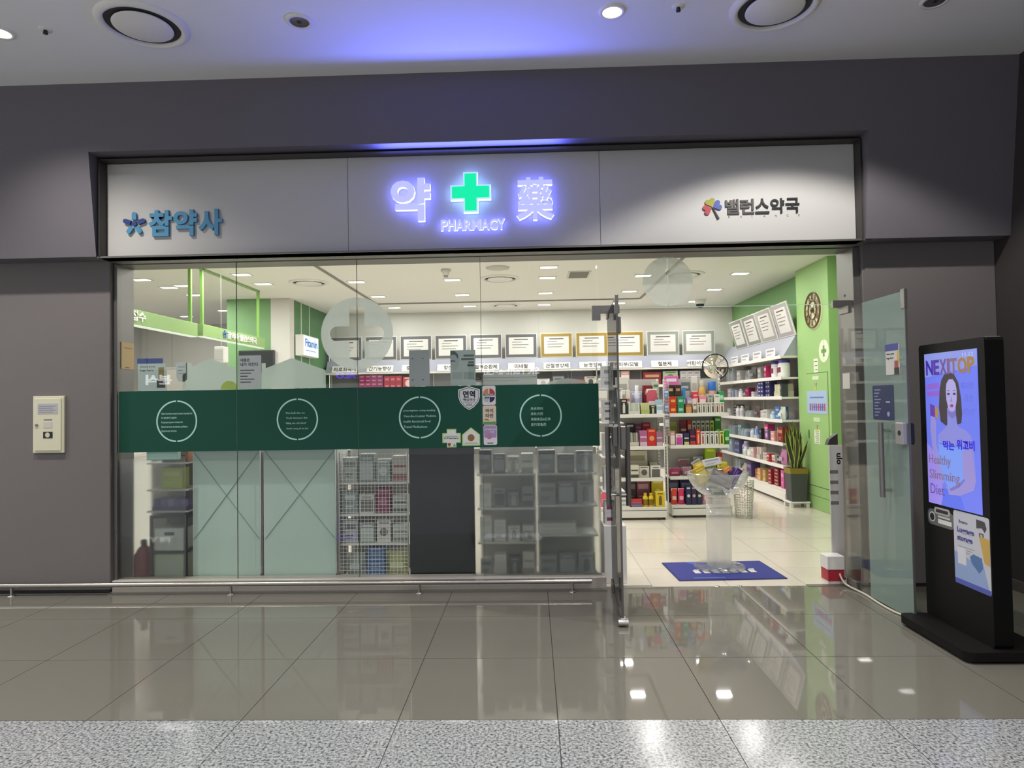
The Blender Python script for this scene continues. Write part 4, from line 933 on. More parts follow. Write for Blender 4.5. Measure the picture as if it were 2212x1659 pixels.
run('right', GRX, 9.00, LEV[1], 'third', 'front', [R_(1447, 24, 12, 'pouch', 'magenta zip pack', '#a83a62', '#d98aa6'), R_(1476, 20, 13, 'pouch', 'dusty pink pack', '#a8788c', '#dcc2cc'), R_(1500, 22, 12, 'carton', 'white low carton', '#dcd9d6', '#8f8c8a', 0), R_(1526, 26, 11, 'carton', 'grey low carton', '#a09d9c', '#d6d4d2', 0)], .17)
run('right', GRX, 9.00, LEV[0], 'bottom', 'back', [R_(1447, 24, 33, 'carton', 'navy carton', '#33304f', '#8d8cb0', 0), R_(1473, 26, 33, 'carton', 'dark blue carton', '#2e2c5a', '#9896c0', 0), R_(1502, 22, 30, 'carton', 'pale pink carton', '#c99aa4', '#efe0e4', 0), R_(1528, 30, 28, 'carton', 'white carton', '#d6d3d2', '#9a9796', 0)], .30)
run('right', GRX, 9.00, LEV[0], 'bottom', 'front', [R_(1447, 14, 22, 'pouch', 'orange and red blister pack', '#d84a3c', '#f0c8b0'), R_(1462, 14, 22, 'pouch', 'hot pink blister pack', '#d93a68', '#f0b8c8')] +
 [R_(1478 + 11.5 * i, 11, 25, 'carton', 'navy blister card with a pale charm', '#2d2c52', ('#e8e4e6', '#e3a3b4', '#c9d59a')[i], 4) for i in range(3)] + [R_(1514, 16, 20, 'pouch', 'pale pink pack', '#dba0b0', '#f2dfe4'), R_(1534, 26, 14, 'carton', 'ivory low carton', '#d9d4ca', '#98948a', 0)], .09)
# wire mesh strip between the islands
t = thing('wire_hook_strip', 'narrow white wire mesh strip hung between the two island shelf units', 'wire rack', (1.81, 9.1, 1.15))
b = B()
for k in range(5): b.tube([(1.775 + k * .018, 9.02, 1.1), (1.775 + k * .018, 9.02, 1.86)], .002, M_WHITE, 5)
for k in range(20): b.tube([(1.772, 9.02, 1.11 + k * .039), (1.85, 9.02, 1.11 + k * .039)], .002, M_WHITE, 5)
b.tube([(1.81, 9.02, 0.0), (1.81, 9.02, 1.1)], .008, M_WHITE, 8); b.build('mesh', t)
for q, c in enumerate(('#6f93c4', '#8aa4cc', '#c9c4d8')): bcarton(.06, .02, .10, c, '#e6e6ec', 0).xf(Matrix.Translation((1.81, 9.005, 1.62 - q * .2))).build('hanging_pack', t)

# ================================================================== RIGHT WALL SHELVES
RX = 3.75
RL = [0.21, 0.56, 0.90, 1.25, 1.60, 1.90, 2.22]
t = thing('wall_shelf', 'long white seven-tier shelf unit along the right wall behind the plant', 'shelf unit', (3.95, 11.7, 0))
B().box(4.145, 4.165, 10.09, 13.75, 0.0, 2.5, M_PEG).build('back_panel', t)
for y0, y1 in ((10.09, 11.88), (11.90, 13.74)):
    pl_ = B().bev(RX + .03, 4.145, y0, y1, 0.03, .21, M_SHELF, .003).build('base_plinth', t); B().bev(RX + .02, RX + .03, y0 + .01, y1 - .01, .04, .15, M_WHITE, .002).build('kick_panel', pl_)
    for y in (y0 + .05, y1 - .05): B().lathe(RX + .06, y, [(.018, 0), (.018, .03)], M_DARK, 10).build('foot', pl_)
    for z in RL[1:]:
        s_ = B().bev(RX + .012, 4.145, y0, y1, z - .03, z, M_SHELF, .002).build('shelf', t); B().bev(RX, RX + .012, y0, y1, z - .04, z + .012, M_WHITE, .002).build('price_rail', s_)
for y in (10.075, 11.885, 13.742): B().bev(4.10, 4.145, y, y + .015, 0, 2.5, M_SHELF, .002).build('upright', t)
LV = ['bottom', 'sixth', 'fifth', 'fourth', 'third', 'second', 'top']
def wallrun(lv, items):
    """items listed from the green column towards the back wall: (start m, width m, height m, depth m, kind, words, colours...)"""
    for n, it in enumerate(items):
        s0, w_, h, d, kind, desc = it[:6]; a = it[6:]; y = 10.14 + s0 + w_ / 2
        if kind == 'carton': b = bcarton(w_ - .004, d, h, *a); nm, ct = 'product_box', 'box'
        elif kind == 'stack': b = bstack(w_ - .004, d, h, *a); nm, ct = 'product_box', 'box'
        elif kind == 'jar': b = bjar(w_ / 2 - .003, h, *a); nm, ct = 'jar', 'jar'
        elif kind == 'bottle': b = bbottle(w_ / 2 - .003, h, *a); nm, ct = 'bottle', 'bottle'
        elif kind == 'pouch': b = bpouch(w_ - .004, d, h, *a); nm, ct = 'packet', 'packet'
        elif kind == 'bin': b = bbin(w_ - .004, d, h, *a); nm, ct = 'storage_bin', 'bin'
        elif kind == 'tray': b = btray(w_ - .004, d, h, *a); nm, ct = 'display_tray', 'display tray'
        put(b, nm, (RX + .03 + d / 2 + .03 * ((n * 5) % 3), y, RL[lv]), '%s, %s from the column, %s right-wall shelf' % (desc, ORD[n], LV[lv]), ct, 'products on the right wall shelves', -math.pi / 2)
wallrun(5, [(.02, .17, .27, .17, 'jar', 'big white jar with a purple cap', '#dcd9e2', '#3a2a86', '#7a1f4a'), (.22, .17, .27, .17, 'jar', 'white jar with violet cap', '#dcd9e2', '#3a2a86', '#7a1f4a'), (.42, .17, .27, .17, 'jar', 'large white jar with indigo cap', '#dcd9e2', '#3a2a86', '#7a1f4a'),
 (.66, .09, .21, .10, 'carton', 'magenta carton', '#b0195a', '#e6c3d2', 0), (.77, .14, .21, .10, 'carton', 'white carton with red print', '#e4e0e0', '#b02a48', 0), (1.0, .16, .20, .12, 'carton', 'grey carton', '#94918f', '#c6c4c2', 0), (1.25, .24, .22, .10, 'pouch', 'dark grey bag', '#4d4a4a', '#85817f'), (1.6, .3, .18, .2, 'bin', 'clear bin of grey packets', '#bbb', ['#b5b3b3', '#8f8d8d', '#d2d0d0']), (2.1, .2, .2, .16, 'carton', 'silver carton', '#a9a7a6', '#d9d7d6', 0), (2.45, .42, .24, .2, 'bin', 'big clear bin of white packets', '#ccc', ['#d6d5d4', '#c4c2c1', '#e6e5e4'])])
wallrun(4, [(.02, .06, .2, .1, 'carton', 'dark carton', '#3a3d44', '#7f858f', 0), (.1, .40, .20, .16, 'tray', 'cream tray of ivory packs', '#d8d7b6', ['#dedcbf', '#d2d1b0'], 6), (.6, .2, .27, .12, 'stack', 'navy box stack', '#2f2d5c', '#a6a4cc', 2, 4), (.82, .24, .26, .12, 'stack', 'indigo box stack', '#34326a', '#b6b4d6', 2, 4), (1.12, .17, .22, .12, 'stack', 'lavender box stack', '#7a7aa8', '#d2d2e6', 1, 3), (1.4, .1, .10, .08, 'carton', 'white small carton', '#dcdadb', '#aaa8a9', 0), (1.55, .2, .17, .12, 'carton', 'burgundy carton', '#7d1846', '#a8527a', 0),
 (1.85, .22, .15, .1, 'pouch', 'white sachet', '#d9d8dc', '#b7b6bd'), (2.15, .1, .16, .1, 'bottle', 'white bottle', '#dfdfe4', '#c9c9d2', '#ededf2'), (2.3, .3, .15, .18, 'bin', 'bin of blue and white packs', '#ccc', ['#4658b8', '#d9dae2', '#6f7cc6']), (2.75, .25, .18, .15, 'carton', 'pale grey carton', '#bdbcc0', '#e2e1e4', 0)])
wallrun(3, [(.03, .2, .2, .12, 'pouch', 'pale mint bag', '#c3ccc2', '#e2e6e0'), (.28, .2, .20, .14, 'stack', 'blue box stack', '#4a78b8', '#a6c4e6', 1, 2), (.52, .12, .12, .1, 'bottle', 'clear blue bottle', '#9dbfd8', '#dfe9f0', '#c9dcea'), (.68, .16, .15, .14, 'carton', 'off-white carton', '#cfcdc6', '#9d9b95', 0), (.9, .25, .13, .2, 'stack', 'white box stack', '#dedcd8', '#aeaca8', 2, 2), (1.2, .22, .2, .1, 'pouch', 'dark mauve bag', '#5d4a50', '#8a777d'), (1.48, .3, .12, .2, 'bin', 'bin of white packs', '#ccc', ['#dcdad7', '#c2c0bd', '#a09e9c']), (1.85, .22, .2, .1, 'pouch', 'charcoal bag', '#4b494b', '#7f7d7f'), (2.12, .1, .2, .1, 'bottle', 'white dispenser bottle', '#e2e2e4', '#d2d2d6', '#c6c6cc'), (2.25, .1, .2, .1, 'bottle', 'white squeeze bottle', '#e2e2e4', '#8c8c92', '#c6c6cc'), (2.45, .18, .22, .15, 'stack', 'black and grey box stack', '#3d3d40', '#aeaeb2', 1, 4), (2.75, .2, .15, .15, 'carton', 'grey carton', '#a5a4a6', '#d0cfd1', 0)])
wallrun(2, [(.02, .2, .24, .1, 'carton', 'red brown carton', '#7d2d22', '#c98a72', 0), (.26, .14, .22, .1, 'carton', 'white carton with red print', '#e2d6cc', '#a83a34', 1), (.45, .17, .16, .12, 'stack', 'salmon box stack', '#e0a49c', '#f2d6d0', 1, 2), (.65, .13, .18, .1, 'carton', 'violet dotted carton', '#6b5a86', '#cfc3dc', 4), (.82, .16, .26, .12, 'carton', 'hot pink carton', '#d8407a', '#f2b0c6', 0), (1.05, .1, .18, .14, 'carton', 'black carton', '#2f3440', '#7d8494', 0), (1.17, .18, .17, .14, 'tray', 'tray of blue folders', '#c4ccd8', ['#4a6fa8', '#6f8fc2', '#d2dae6'], 5), (1.42, .1, .2, .1, 'bottle', 'white pump bottle', '#e0e2e6', '#c9ccd2', '#d0d4da'), (1.55, .1, .16, .1, 'bottle', 'small white bottle', '#e0e2e6', '#b0b6bf', '#d0d4da'), (1.75, .32, .14, .2, 'bin', 'bin of pale blue packs', '#ccc', ['#b9d2e0', '#e2e8ec', '#8fb4cc']), (2.2, .2, .2, .14, 'stack', 'teal grey box stack', '#7d979c', '#c2d2d4', 2, 3), (2.5, .4, .18, .2, 'bin', 'big bin of grey blue packs', '#ccc', ['#9fb2bc', '#d2d9dd', '#7b929e'])])
wallrun(1, [(.02, .22, .24, .12, 'pouch', 'pink and grey bag', '#c77fae', '#b2a9b8'), (.3, .14, .12, .1, 'stack', 'black and white box pair', '#3c3638', '#ddd8d6', 2, 1), (.47, .12, .12, .1, 'carton', 'white carton with red corner', '#dfd8d4', '#b03a40', 3), (.62, .12, .13, .1, 'carton', 'red carton', '#b53a3c', '#ead0cc', 0), (.8, .28, .12, .16, 'carton', 'pale flat carton', '#d8d2cc', '#a9a39d', 0), (1.12, .2, .2, .12, 'tray', 'tray of beige tubes', '#cfc4bc', ['#c9b2a4', '#ddd2ca', '#b79c8c'], 5), (1.38, .12, .18, .1, 'carton', 'rose carton', '#d8b4b6', '#f0e2e2', 0), (1.55, .12, .16, .1, 'bottle', 'white round bottle', '#dde2de', '#cfd6d2', '#eef0ee'), (1.7, .12, .16, .1, 'bottle', 'mint capped bottle', '#dde2de', '#a9c9b9', '#eef0ee'), (1.85, .12, .16, .1, 'bottle', 'white stout bottle', '#dde2de', '#e2e6e4', '#c3cfc8'), (2.02, .16, .25, .12, 'bottle', 'lavender bottle', '#b9acd0', '#d6cfe4', '#a496c2'), (2.25, .26, .25, .14, 'stack', 'slate blue box stack', '#4d5378', '#9ca3c4', 2, 2), (2.6, .28, .25, .14, 'carton', 'grey blue carton', '#8f9bb0', '#c4ccd8', 0)])
wallrun(0, [(.02, .12, .28, .2, 'carton', 'tall pink board', '#d25a9c', '#eaa6c8', 0), (.16, .12, .25, .12, 'carton', 'pale blue carton', '#aebccb', '#3f5f94', 3), (.32, .2, .27, .14, 'stack', 'dark red box stack', '#862028', '#d8b0a8', 1, 5), (.55, .14, .24, .14, 'stack', 'wine red box stack', '#93262e', '#d8b0a8', 1, 4), (.73, .14, .17, .16, 'carton', 'kraft carton', '#b98f58', '#cfa874', 0), (.9, .14, .19, .16, 'carton', 'tan kraft carton', '#c29a62', '#d8b688', 3), (1.06, .14, .20, .16, 'carton', 'light kraft carton', '#c9a26c', '#dcbd92', 3), (1.25, .24, .16, .16, 'carton', 'orange brown carton', '#a8592c', '#c98452', 3), (1.6, .25, .25, .16, 'carton', 'purple carton', '#4f4272', '#8a7cb0', 0), (1.95, .2, .2, .16, 'pouch', 'beige bag', '#b9ac9c', '#ddd2c4'), (2.3, .35, .25, .2, 'bin', 'bin of grey packets', '#ccc', ['#9fa9ac', '#cfd6d8', '#7f8b8f'])])
# label cards and framed notices above
for i in range(4):
    y = 10.55 + i * .62; o = put(bcarton(.40, .01, .13, '#e8e7ea', '#9a99a0', 0), 'label_card', (RX + .02, y, RL[6] + .012), 'white shelf label card, %s from the green column on the right wall header' % ORD[i], 'label card', 'label cards of the right wall shelf', -math.pi / 2)
tag(B().prism([(3.80, 2.222), (4.14, 2.222), (4.14, 2.62), (4.05, 2.62)], 'xz', 10.10, 13.70, mat('#a9acb8', 0.5)).build('header_board', org=(4.0, 11.9, 2.222)), 'sloping pale grey header board on top of the right wall shelf', 'header board')
def certificate(bw, bh, rim, mount, lines, title):
    b = B(); t_ = .016
    b.bev(-bw / 2, bw / 2, 0, .02, 0, bh, mat(rim, .4), .004); f = -.001
    b.box(-bw / 2 + t_, bw / 2 - t_, f, 0, t_, bh - t_, mat(mount, .5)); k_ = .075
    b.box(-bw / 2 + k_, bw / 2 - k_, f - .001, f, k_, bh - k_, mat('#dcdad6', .5))
    m = mat('#77756f', .6)
    if title: b.box(-bw * .22, bw * .22, f - .0016, f - .001, bh - k_ - .055, bh - k_ - .035, mat('#55534e', .6))
    for q in range(lines): b.box(-bw * .28, bw * (.02 + .07 * ((q * 3) % 4)), f - .0016, f - .001, bh - k_ - .105 - q * .055, bh - k_ - .092 - q * .055, m)
    return b
for i in range(4):
    b = certificate(.50 if i else .46, .54, '#dddcd8', ('#a9a3a6', '#a7a5a0', '#8d9089', '#8b9088')[i], 4, True)
    lean = math.atan2(.14, .52)
    o = put(b, 'framed_notice', (3.985, 10.40 + i * .74, 2.53), 'white framed notice leaning out over the right shelf, %s from the green column' % ORD[i], 'framed notice', 'framed notices of the right wall', -math.pi / 2)
    o.rotation_euler = (lean, 0, -math.pi / 2)
    o.scale = (1.42, 1, 1)
# ================================================================== BACK WALL SHELF
t = thing('back_wall_shelf', 'long white shelf with a label header across the rear wall', 'shelf unit', (-.2, 13.6, 0))
B().box(-4.2, 3.70, 13.765, 13.785, 0, 2.45, mat('#8d8c8e', .6)).build('back_panel', t)
B().bev(-4.2, 3.70, 13.36, 13.765, 2.20, 2.235, M_SHELF, .003).build('header_shelf', t)
B().prism([(13.36, 2.235), (13.50, 2.48), (13.52, 2.48), (13.52, 2.235)], 'yz', -4.2, 3.70, mat('#a3a6b6', .5)).build('header_board', t)
for z in (1.88, 1.5, 1.1, .7):
    s_ = B().bev(-4.2, 3.70, 13.38, 13.765, z - .03, z, M_SHELF, .003).build('shelf', t); B().bev(-4.2, 3.70, 13.365, 13.38, z - .04, z + .012, M_WHITE, .002).build('price_rail', s_)
B().bev(-4.2, 3.70, 13.34, 13.765, 0, .2, M_SHELF, .003).build('base_plinth', t)
for i in range(12): B().bev(-4.2 + i * .7164, -4.185 + i * .7164, 13.72, 13.765, .2, 2.2, M_SHELF, .002).build('upright', t)
NM = ['피로회복제', '활력증진', '간기능향상', '중금속제', '항산화', '혈액순환제', '미네랄', '관절영양제', '눈영양제', '피부/모발', '철분제', '어린이영양제']
frs = ['dark grey'] * 6 + ['gold'] * 3 + ['grey green'] * 2
wds_ = ['leftmost', 'second from left', 'third from left', 'fourth from left', 'fifth from left', 'sixth from left', 'seventh from left', 'eighth from left', 'ninth from left', 'tenth from left', 'rightmost']
for i in range(11):
    x = .188 + .72 * (i - 6) + .325
    rim = {'dark grey': ('#d0cecb', '#5d5d5f'), 'gold': ('#d6cfae', '#9a7f36'), 'grey green': ('#d8d8d2', '#8d948a')}[frs[i]]
    put(certificate(.655, .50, rim[0], rim[1], 3, True), 'framed_notice', (x, 13.50, 2.482), '%s framed notice above the rear shelf, %s of eleven' % (frs[i], wds_[i]), 'framed notice', 'framed notices of the rear wall')
    c = thing('label_card', 'white Korean category card on the rear shelf header, %s of eleven' % wds_[i], 'label card', (x, 13.36, 2.24), 'label cards of the rear shelf')
    B().prism([(13.352, 2.24), (13.412, 2.375), (13.416, 2.375), (13.356, 2.24)], 'yz', x - .27, x + .27, M_WHITE).build('card', c)
    sl = Vector((0, .06, .135)).normalized()
    B().text(NM[i + 1 if i else 0], mat('#33312f', .5), (x, 13.381, 2.308), XR, tuple(sl), None, .095, .003, .012, 1, center=True).build('lettering', c)
back = [(-3.53, .49, .31, 'stack', 'magenta box stack', '#8d2a5a', '#c47a9c', 4, 4), (-3.02, .36, .28, 'stack', 'red box stack', '#a8283a', '#d8707a', 3, 2), (-2.64, .24, .26, 'carton', 'red carton with a white loop', '#c83a3e', '#f0d8d4', 4), (-2.38, .2, .24, 'carton', 'white carton', '#e2dfda', '#b0ada8', 0),
 (-1.5, .25, .2, 'carton', 'white carton with grey seal', '#d8d8d8', '#8a8a8c', 4), (-1.2, .2, .22, 'bottle', 'dark grey bottle', '#4a4a4c', '#2e2e30', '#8a8a8c'), (-.95, .3, .2, 'carton', 'grey carton', '#8f8f92', '#c9c9cc', 0),
 (.10, .26, .17, 'carton', 'white small carton', '#e2e2e2', '#b4b4b6', 4), (.42, .24, .22, 'carton', 'smoky grey carton', '#5a5a5c', '#8d8d90', 5), (.68, .10, .26, 'bottle', 'black bottle', '#3a3638', '#242224', '#6d6668'), (.79, .27, .14, 'carton', 'red flat carton', '#b8342e', '#e6a49c', 0), (1.07, .25, .2, 'carton', 'beige carton with dark tablet print', '#c9c2b2', '#3a3834', 2), (1.34, .22, .24, 'jar', 'grey round tin', '#7d7f80', '#5a5c5e', '#a9abac'), (1.60, .18, .40 - .1, 'carton', 'tall mint carton', '#a9c9b6', '#e2ece4', 1), (1.80, .18, .30, 'carton', 'tall pink carton', '#dba8a8', '#f2e2e0', 1)]
back += [(2.25, .36, .26, 'carton', 'dark red carton', '#8a2630', '#c9a078', 0), (2.65, .30, .28, 'carton', 'pale green carton', '#b5c4a8', '#6d8a5c', 4), (3.0, .4, .28, 'stack', 'white box stack', '#d6d2d4', '#a8a4a6', 3, 3)]
for n, (x0, w_, h, kind, desc, *a) in enumerate(back):
    b = {'stack': lambda: bstack(w_, .16, h, *a), 'carton': lambda: bcarton(w_, .12, h, *a), 'bottle': lambda: bbottle(w_ / 2, h, *a), 'jar': lambda: bjar(w_ / 2, h, *a)}[kind]()
    put(b, {'stack': 'product_box', 'carton': 'product_box', 'bottle': 'bottle', 'jar': 'jar'}[kind], (x0 + w_ / 2, 13.50 + .02 * (n % 3), 1.88), '%s standing under the rear shelf label header' % desc, {'stack': 'box', 'carton': 'box', 'bottle': 'bottle', 'jar': 'tin'}[kind], 'products on the rear shelf')
# convex mirror
t = thing('convex_mirror', 'round convex security mirror with black rim by the right wall shelf', 'mirror', (3.47, 12.62, 2.0))
M_ = Matrix.Translation((3.47, 12.62, 2.19)) @ Matrix.Rotation(math.radians(90), 4, 'X')
B().lathe(0, 0, [(.235, .0), (.22, .03), (.16, .065), (.08, .085), (0, .09)], mat('#e6e2d8', .03, 1.0), 32).xf(M_).build('mirror_dome', t)
B().tube([(.24 * math.cos(a / 16 * math.pi), .24 * math.sin(a / 16 * math.pi), 0) for a in range(32)], .012, M_BLACK, 8, True).xf(M_).build('rim', t)
B().tube([(3.47, 12.63, 2.19), (3.47, 12.72, 2.05), (3.47, 13.36, 2.05)], .012, M_BLACK, 8).build('bracket', t)

# ================================================================== ENTRANCE THINGS
m_ = thing('floor_mat', 'blue printed floor mat under the glass bowl pedestal', 'mat', (1.725, 6.23, 0), rz=math.radians(2.6))
B().prism(rrect(-.48, .48, -.325, .325, .012), 'xy', 0.0, .006, mat('#141c5e', .7)).build('backing', m_, local=True)
B().prism(rrect(-.465, .465, -.31, .31, .008), 'xy', .006, .0075, mat('#182384', .65, noise=.06, nscale=300)).build('printed_field', m_, local=True)
B().prism([(-.25, .305), (.13, .305), (.02, -.12)], 'xy', .0075, .0082, mat('#3358c0', .65)).build('light_blue_wedge', m_, local=True)
b = B()
for k in range(7): x = -.27 + k * .085; b.box(x, x + .055, -.10, .0, .0075, .0083, M_OFFW); b.box(x + .02, x + .07, .01, .03, .0075, .0083, M_OFFW)
b.box(-.33, -.05, -.26, -.25, .0075, .0083, mat('#7f8fd0', .6)); b.build('white_print', m_, local=True)
PX, PYY = 1.735, 6.33
M_ACR = glassmat('frosted_acrylic', (.96, .96, .96), .04, .5, '#e9e6e2', .34)
M_ACR2 = glassmat('clear_bowl', (.90, .91, .92), .06, .9, '#e6e8ea', .14)
t = thing('bowl_pedestal', 'clear acrylic column with a round foot carrying the glass bowl', 'pedestal', (PX, PYY, .0075))
B().lathe(PX, PYY, [(.235, .009), (.235, .024), (.228, .028), (0, .028)], M_ACR2, 40).build('foot_disc', t)
B().lathe(PX, PYY, [(.113, .028), (.113, .655), (.0, .655)], M_ACR, 36).build('column', t)
prof = []
R0 = .288
for k in range(13):
    a = math.radians(-90 + 80 * k / 12); prof.append((max(R0 * math.cos(a), .0), .945 + R0 * math.sin(a)))
prof = [(r, z) for r, z in prof]
inn = [(max(r - .006, 0), z + .006) for r, z in prof[::-1]]
tag(B().lathe(PX, PYY, [(.0, prof[0][1])] + prof[1:] + inn[:-1] + [(0, prof[0][1] + .006)], M_ACR2, 44).build('glass_bowl', org=(PX, PYY, .657)), 'clear glass bowl full of sample packs on the acrylic column', 'bowl')
def drop(b, name, dx, dy, z, rx, ry, rz, label, cat='box'):
    o = b.build(name); o.location = (PX + dx, PYY + dy, z); o.rotation_euler = (math.radians(rx), math.radians(ry), math.radians(rz)); tag(o, label + ' in the glass bowl', cat, 'sample packs in the glass bowl')
drop(bcarton(.21, .03, .13, '#8a8382', '#a9a2a0', 0), 'sample_box', -.02, -.13, .80, -25, 28, 0, 'grey mauve box lying across the front')
drop(bcarton(.13, .03, .16, '#d9b82e', '#efe08a', 1), 'sample_box', -.13, -.03, .80, -10, -20, 20, 'yellow box against the left wall')
drop(bcarton(.09, .03, .08, '#e2c22e', '#f2e9a8', 0), 'sample_box', -.155, .0, .915, -20, -15, 30, 'small yellow box poking out at the left rim')
drop(bcarton(.17, .03, .07, '#e8e8ea', '#b4b6ba', 0), 'sample_box', -.03, .05, .955, -15, -10, 0, 'white flat box on top of the pile')
drop(bcarton(.20, .03, .06, '#51307f', '#8a6ab8', 0), 'sample_box', .17, -.05, .83, 0, -58, 10, 'long purple box standing at the right')
drop(bcarton(.17, .03, .05, '#5a3690', '#a08ac8', 0), 'sample_box', .15, .06, .85, 0, -50, -20, 'purple box behind the long purple one')
drop(bcarton(.08, .05, .06, '#d6d92e', '#eef07a', 0), 'sample_box', .07, .08, .93, 0, 5, 15, 'lime yellow box near the rear')
drop(bcarton(.11, .03, .09, '#4a443a', '#7d745e', 0), 'sample_box', .05, -.02, .83, -20, 15, 40, 'dark olive box in the middle')
drop(bpouch(.13, .03, .10, '#8d9468', '#b9bf96'), 'sample_sachet', .0, -.03, .685, -60, 0, 0, 'olive sachet at the very bottom', 'packet')
drop(bpouch(.10, .02, .12, '#8f8f92', '#c2c2c6'), 'sample_sachet', -.12, .10, .90, -5, -30, 0, 'grey pointed sachet at the back left', 'packet')
drop(bcarton(.10, .03, .05, '#d9842e', '#f0c48a', 0), 'sample_box', .10, .0, .90, -30, -20, 30, 'orange box below the white one')

# wire basket
t = thing('wire_basket', 'tall round silver wire mesh basket right of the island shelf', 'basket', (2.79, 8.95, 0))
b = B(); wx, wy = 2.80, 8.97
for k in range(15):
    z = .012 + k * .034; r = .105 + .03 * k / 14
    b.tube([(wx + r * math.cos(a / 9 * math.pi), wy + r * math.sin(a / 9 * math.pi), z + .006 * math.sin(a * 2.1 + k)) for a in range(18)], .0045, M_CHROME, 5, True)
b.build('hoops', t); b = B()
for k in range(22):
    a = k / 11 * math.pi; b.tube([(wx + .105 * math.cos(a), wy + .105 * math.sin(a), .003), (wx + .135 * math.cos(a), wy + .135 * math.sin(a), .49)], .003, M_CHROME, 5)
b.build('uprights', t)
# plant
t = thing('snake_plant', 'yellow-edged snake plant in a dark square pot beside the green column', 'plant', (3.83, 9.80, 0))
px, py = 3.83, 9.82
st = B().bev(px - .15, px + .15, py - .14, py + .14, .065, .085, M_WHITE, .004).build('stand', t)
for sx in (-1, 1):
    for sy in (-1, 1): B().bev(px + sx * .115 - .022, px + sx * .115 + .022, py + sy * .105 - .022, py + sy * .105 + .022, 0, .065, M_WHITE, .003).build('leg', st)
def frust(b, x, y, w0, w1, z0, z1, m):
    vs_ = [(x + sx * w, y + sy * w, z) for z, w in ((z0, w0), (z1, w1)) for sx, sy in ((-1, -1), (1, -1), (1, 1), (-1, 1))]
    b.add(vs_, [(3, 2, 1, 0), (4, 5, 6, 7), (0, 1, 5, 4), (1, 2, 6, 5), (2, 3, 7, 6), (3, 0, 4, 7)], m)
pt = B(); frust(pt, px, py, .105, .122, .085, .485, mat('#4d4f50', .6)); pt = pt.build('pot', t)
b = B(); frust(b, px, py, .124, .128, .485, .565, mat('#8f7a26', .45)); b.build('gold_rim', pt)
B().box(px - .115, px + .115, py - .115, py + .115, .55, .568, mat('#2c2420', .9)).build('soil', pt)
rnd = random.Random(3)
M_LF = mat('#26381c', .5); M_LE = mat('#a9b24a', .5)
for i in range(22):
    a = rnd.uniform(0, 2 * math.pi); rr = rnd.uniform(.0, .075); x0 = px + rr * math.cos(a); y0 = py + rr * math.sin(a)
    Hh = rnd.uniform(.38, .70); lean = rnd.uniform(.02, .13) * (rr / .075 + .2); tw = rnd.uniform(-.6, .6) + 1.2; wd = rnd.uniform(.020, .030)
    b = B(); n = 8; vs_ = []
    for k in range(n + 1):
        u_ = k / n; cxx = x0 + lean * math.cos(a) * u_ ** 1.6 + .012 * math.sin(u_ * 5 + i); cyy = y0 + lean * math.sin(a) * u_ ** 1.6; zz = .56 + Hh * u_
        ww = wd * (0.7 + .5 * math.sin(math.pi * min(u_ * .9 + .1, 1))) * (1 if u_ < .75 else max(0.04, (1 - u_) / .25)); t_ = tw + u_ * .5
        dx, dy = -math.cos(t_) , math.sin(t_)
        dx, dy = math.sin(t_ - .6), -math.cos(t_ - .6)
        nx, ny = -dy, dx
        vs_.append([(cxx - dx * ww, cyy - dy * ww, zz), (cxx - dx * ww * .68, cyy - dy * ww * .68, zz), (cxx + nx * .006, cyy + ny * .006, zz), (cxx + dx * ww * .68, cyy + dy * ww * .68, zz), (cxx + dx * ww, cyy + dy * ww, zz)])
    fl2 = [p for r_ in vs_ for p in r_]
    for c in range(4):
        b.add(fl2, [(k * 5 + c, k * 5 + c + 1, (k + 1) * 5 + c + 1, (k + 1) * 5 + c) for k in range(n)], M_LE if c in (0, 3) else M_LF, True)
    b.build('leaf', t)
# clock and notices on the green column
CX = 4.0
t = thing('wall_clock', 'large round bronze skeleton clock high on the green column', 'clock', (CX, 9.45, 2.82))
cY, cZ = 9.46, 2.82; M_BRZ = mat('#6b5530', .5, .3)
def ring(b, r0, r1, x0, x1, m, n=48):
    A = [2 * math.pi * i / n for i in range(n)]
    vs_ = [(x, cY + r * math.cos(a), cZ + r * math.sin(a)) for x in (x0, x1) for r in (r0, r1) for a in A]
    fs = []
    for i in range(n):
        j = (i + 1) % n; fs += [(i, j, n + j, n + i), (2 * n + i, 3 * n + i, 3 * n + j, 2 * n + j), (n + i, n + j, 3 * n + j, 3 * n + i), (i, 2 * n + i, 2 * n + j, j)]
    b.add(vs_, fs, m); return b
B().prism(circ(cY - .02, cZ - .01, .262, 44), 'yz', CX - .006, CX, mat('#e6e4c2', .5)).build('pale_backing', t)
ring(B(), .241, .256, CX - .03, CX - .012, M_BRZ).build('outer_ring', t); ring(B(), .13, .14, CX - .03, CX - .012, M_BRZ).build('inner_ring', t)
NUM = ['XII', 'I', 'II', 'III', 'IIII', 'V', 'VI', 'VII', 'VIII', 'IX', 'X', 'XI']
for i, s_ in enumerate(NUM):
    a = math.radians(90 - 30 * i); rv = Vector((0, -math.cos(a), math.sin(a))); tv = Vector((0, -math.sin(a), -math.cos(a)))
    ctr = Vector((CX - .02, cY, cZ)) + rv * .188
    B().text(s_, M_BRZ, tuple(ctr), tuple(tv), tuple(rv), .014 * len(s_) + .016, .085, .006, -.004, 1, center=True).build('numeral', t)
b = B()
for k in range(4): a = math.radians(45 + 90 * k); b.tube([(CX - .02, cY, cZ), (CX - .02, cY + .13 * math.cos(a), cZ + .13 * math.sin(a))], .005, M_BRZ, 6)
b.lathe(0, 0, [(.035, -.01), (.035, .012), (0, .013)], M_BRZ, 16)
b2 = B().prism(circ(cY, cZ, .035, 18), 'yz', CX - .035, CX - .012, M_BRZ); b2.build('hub', t)
b = B()
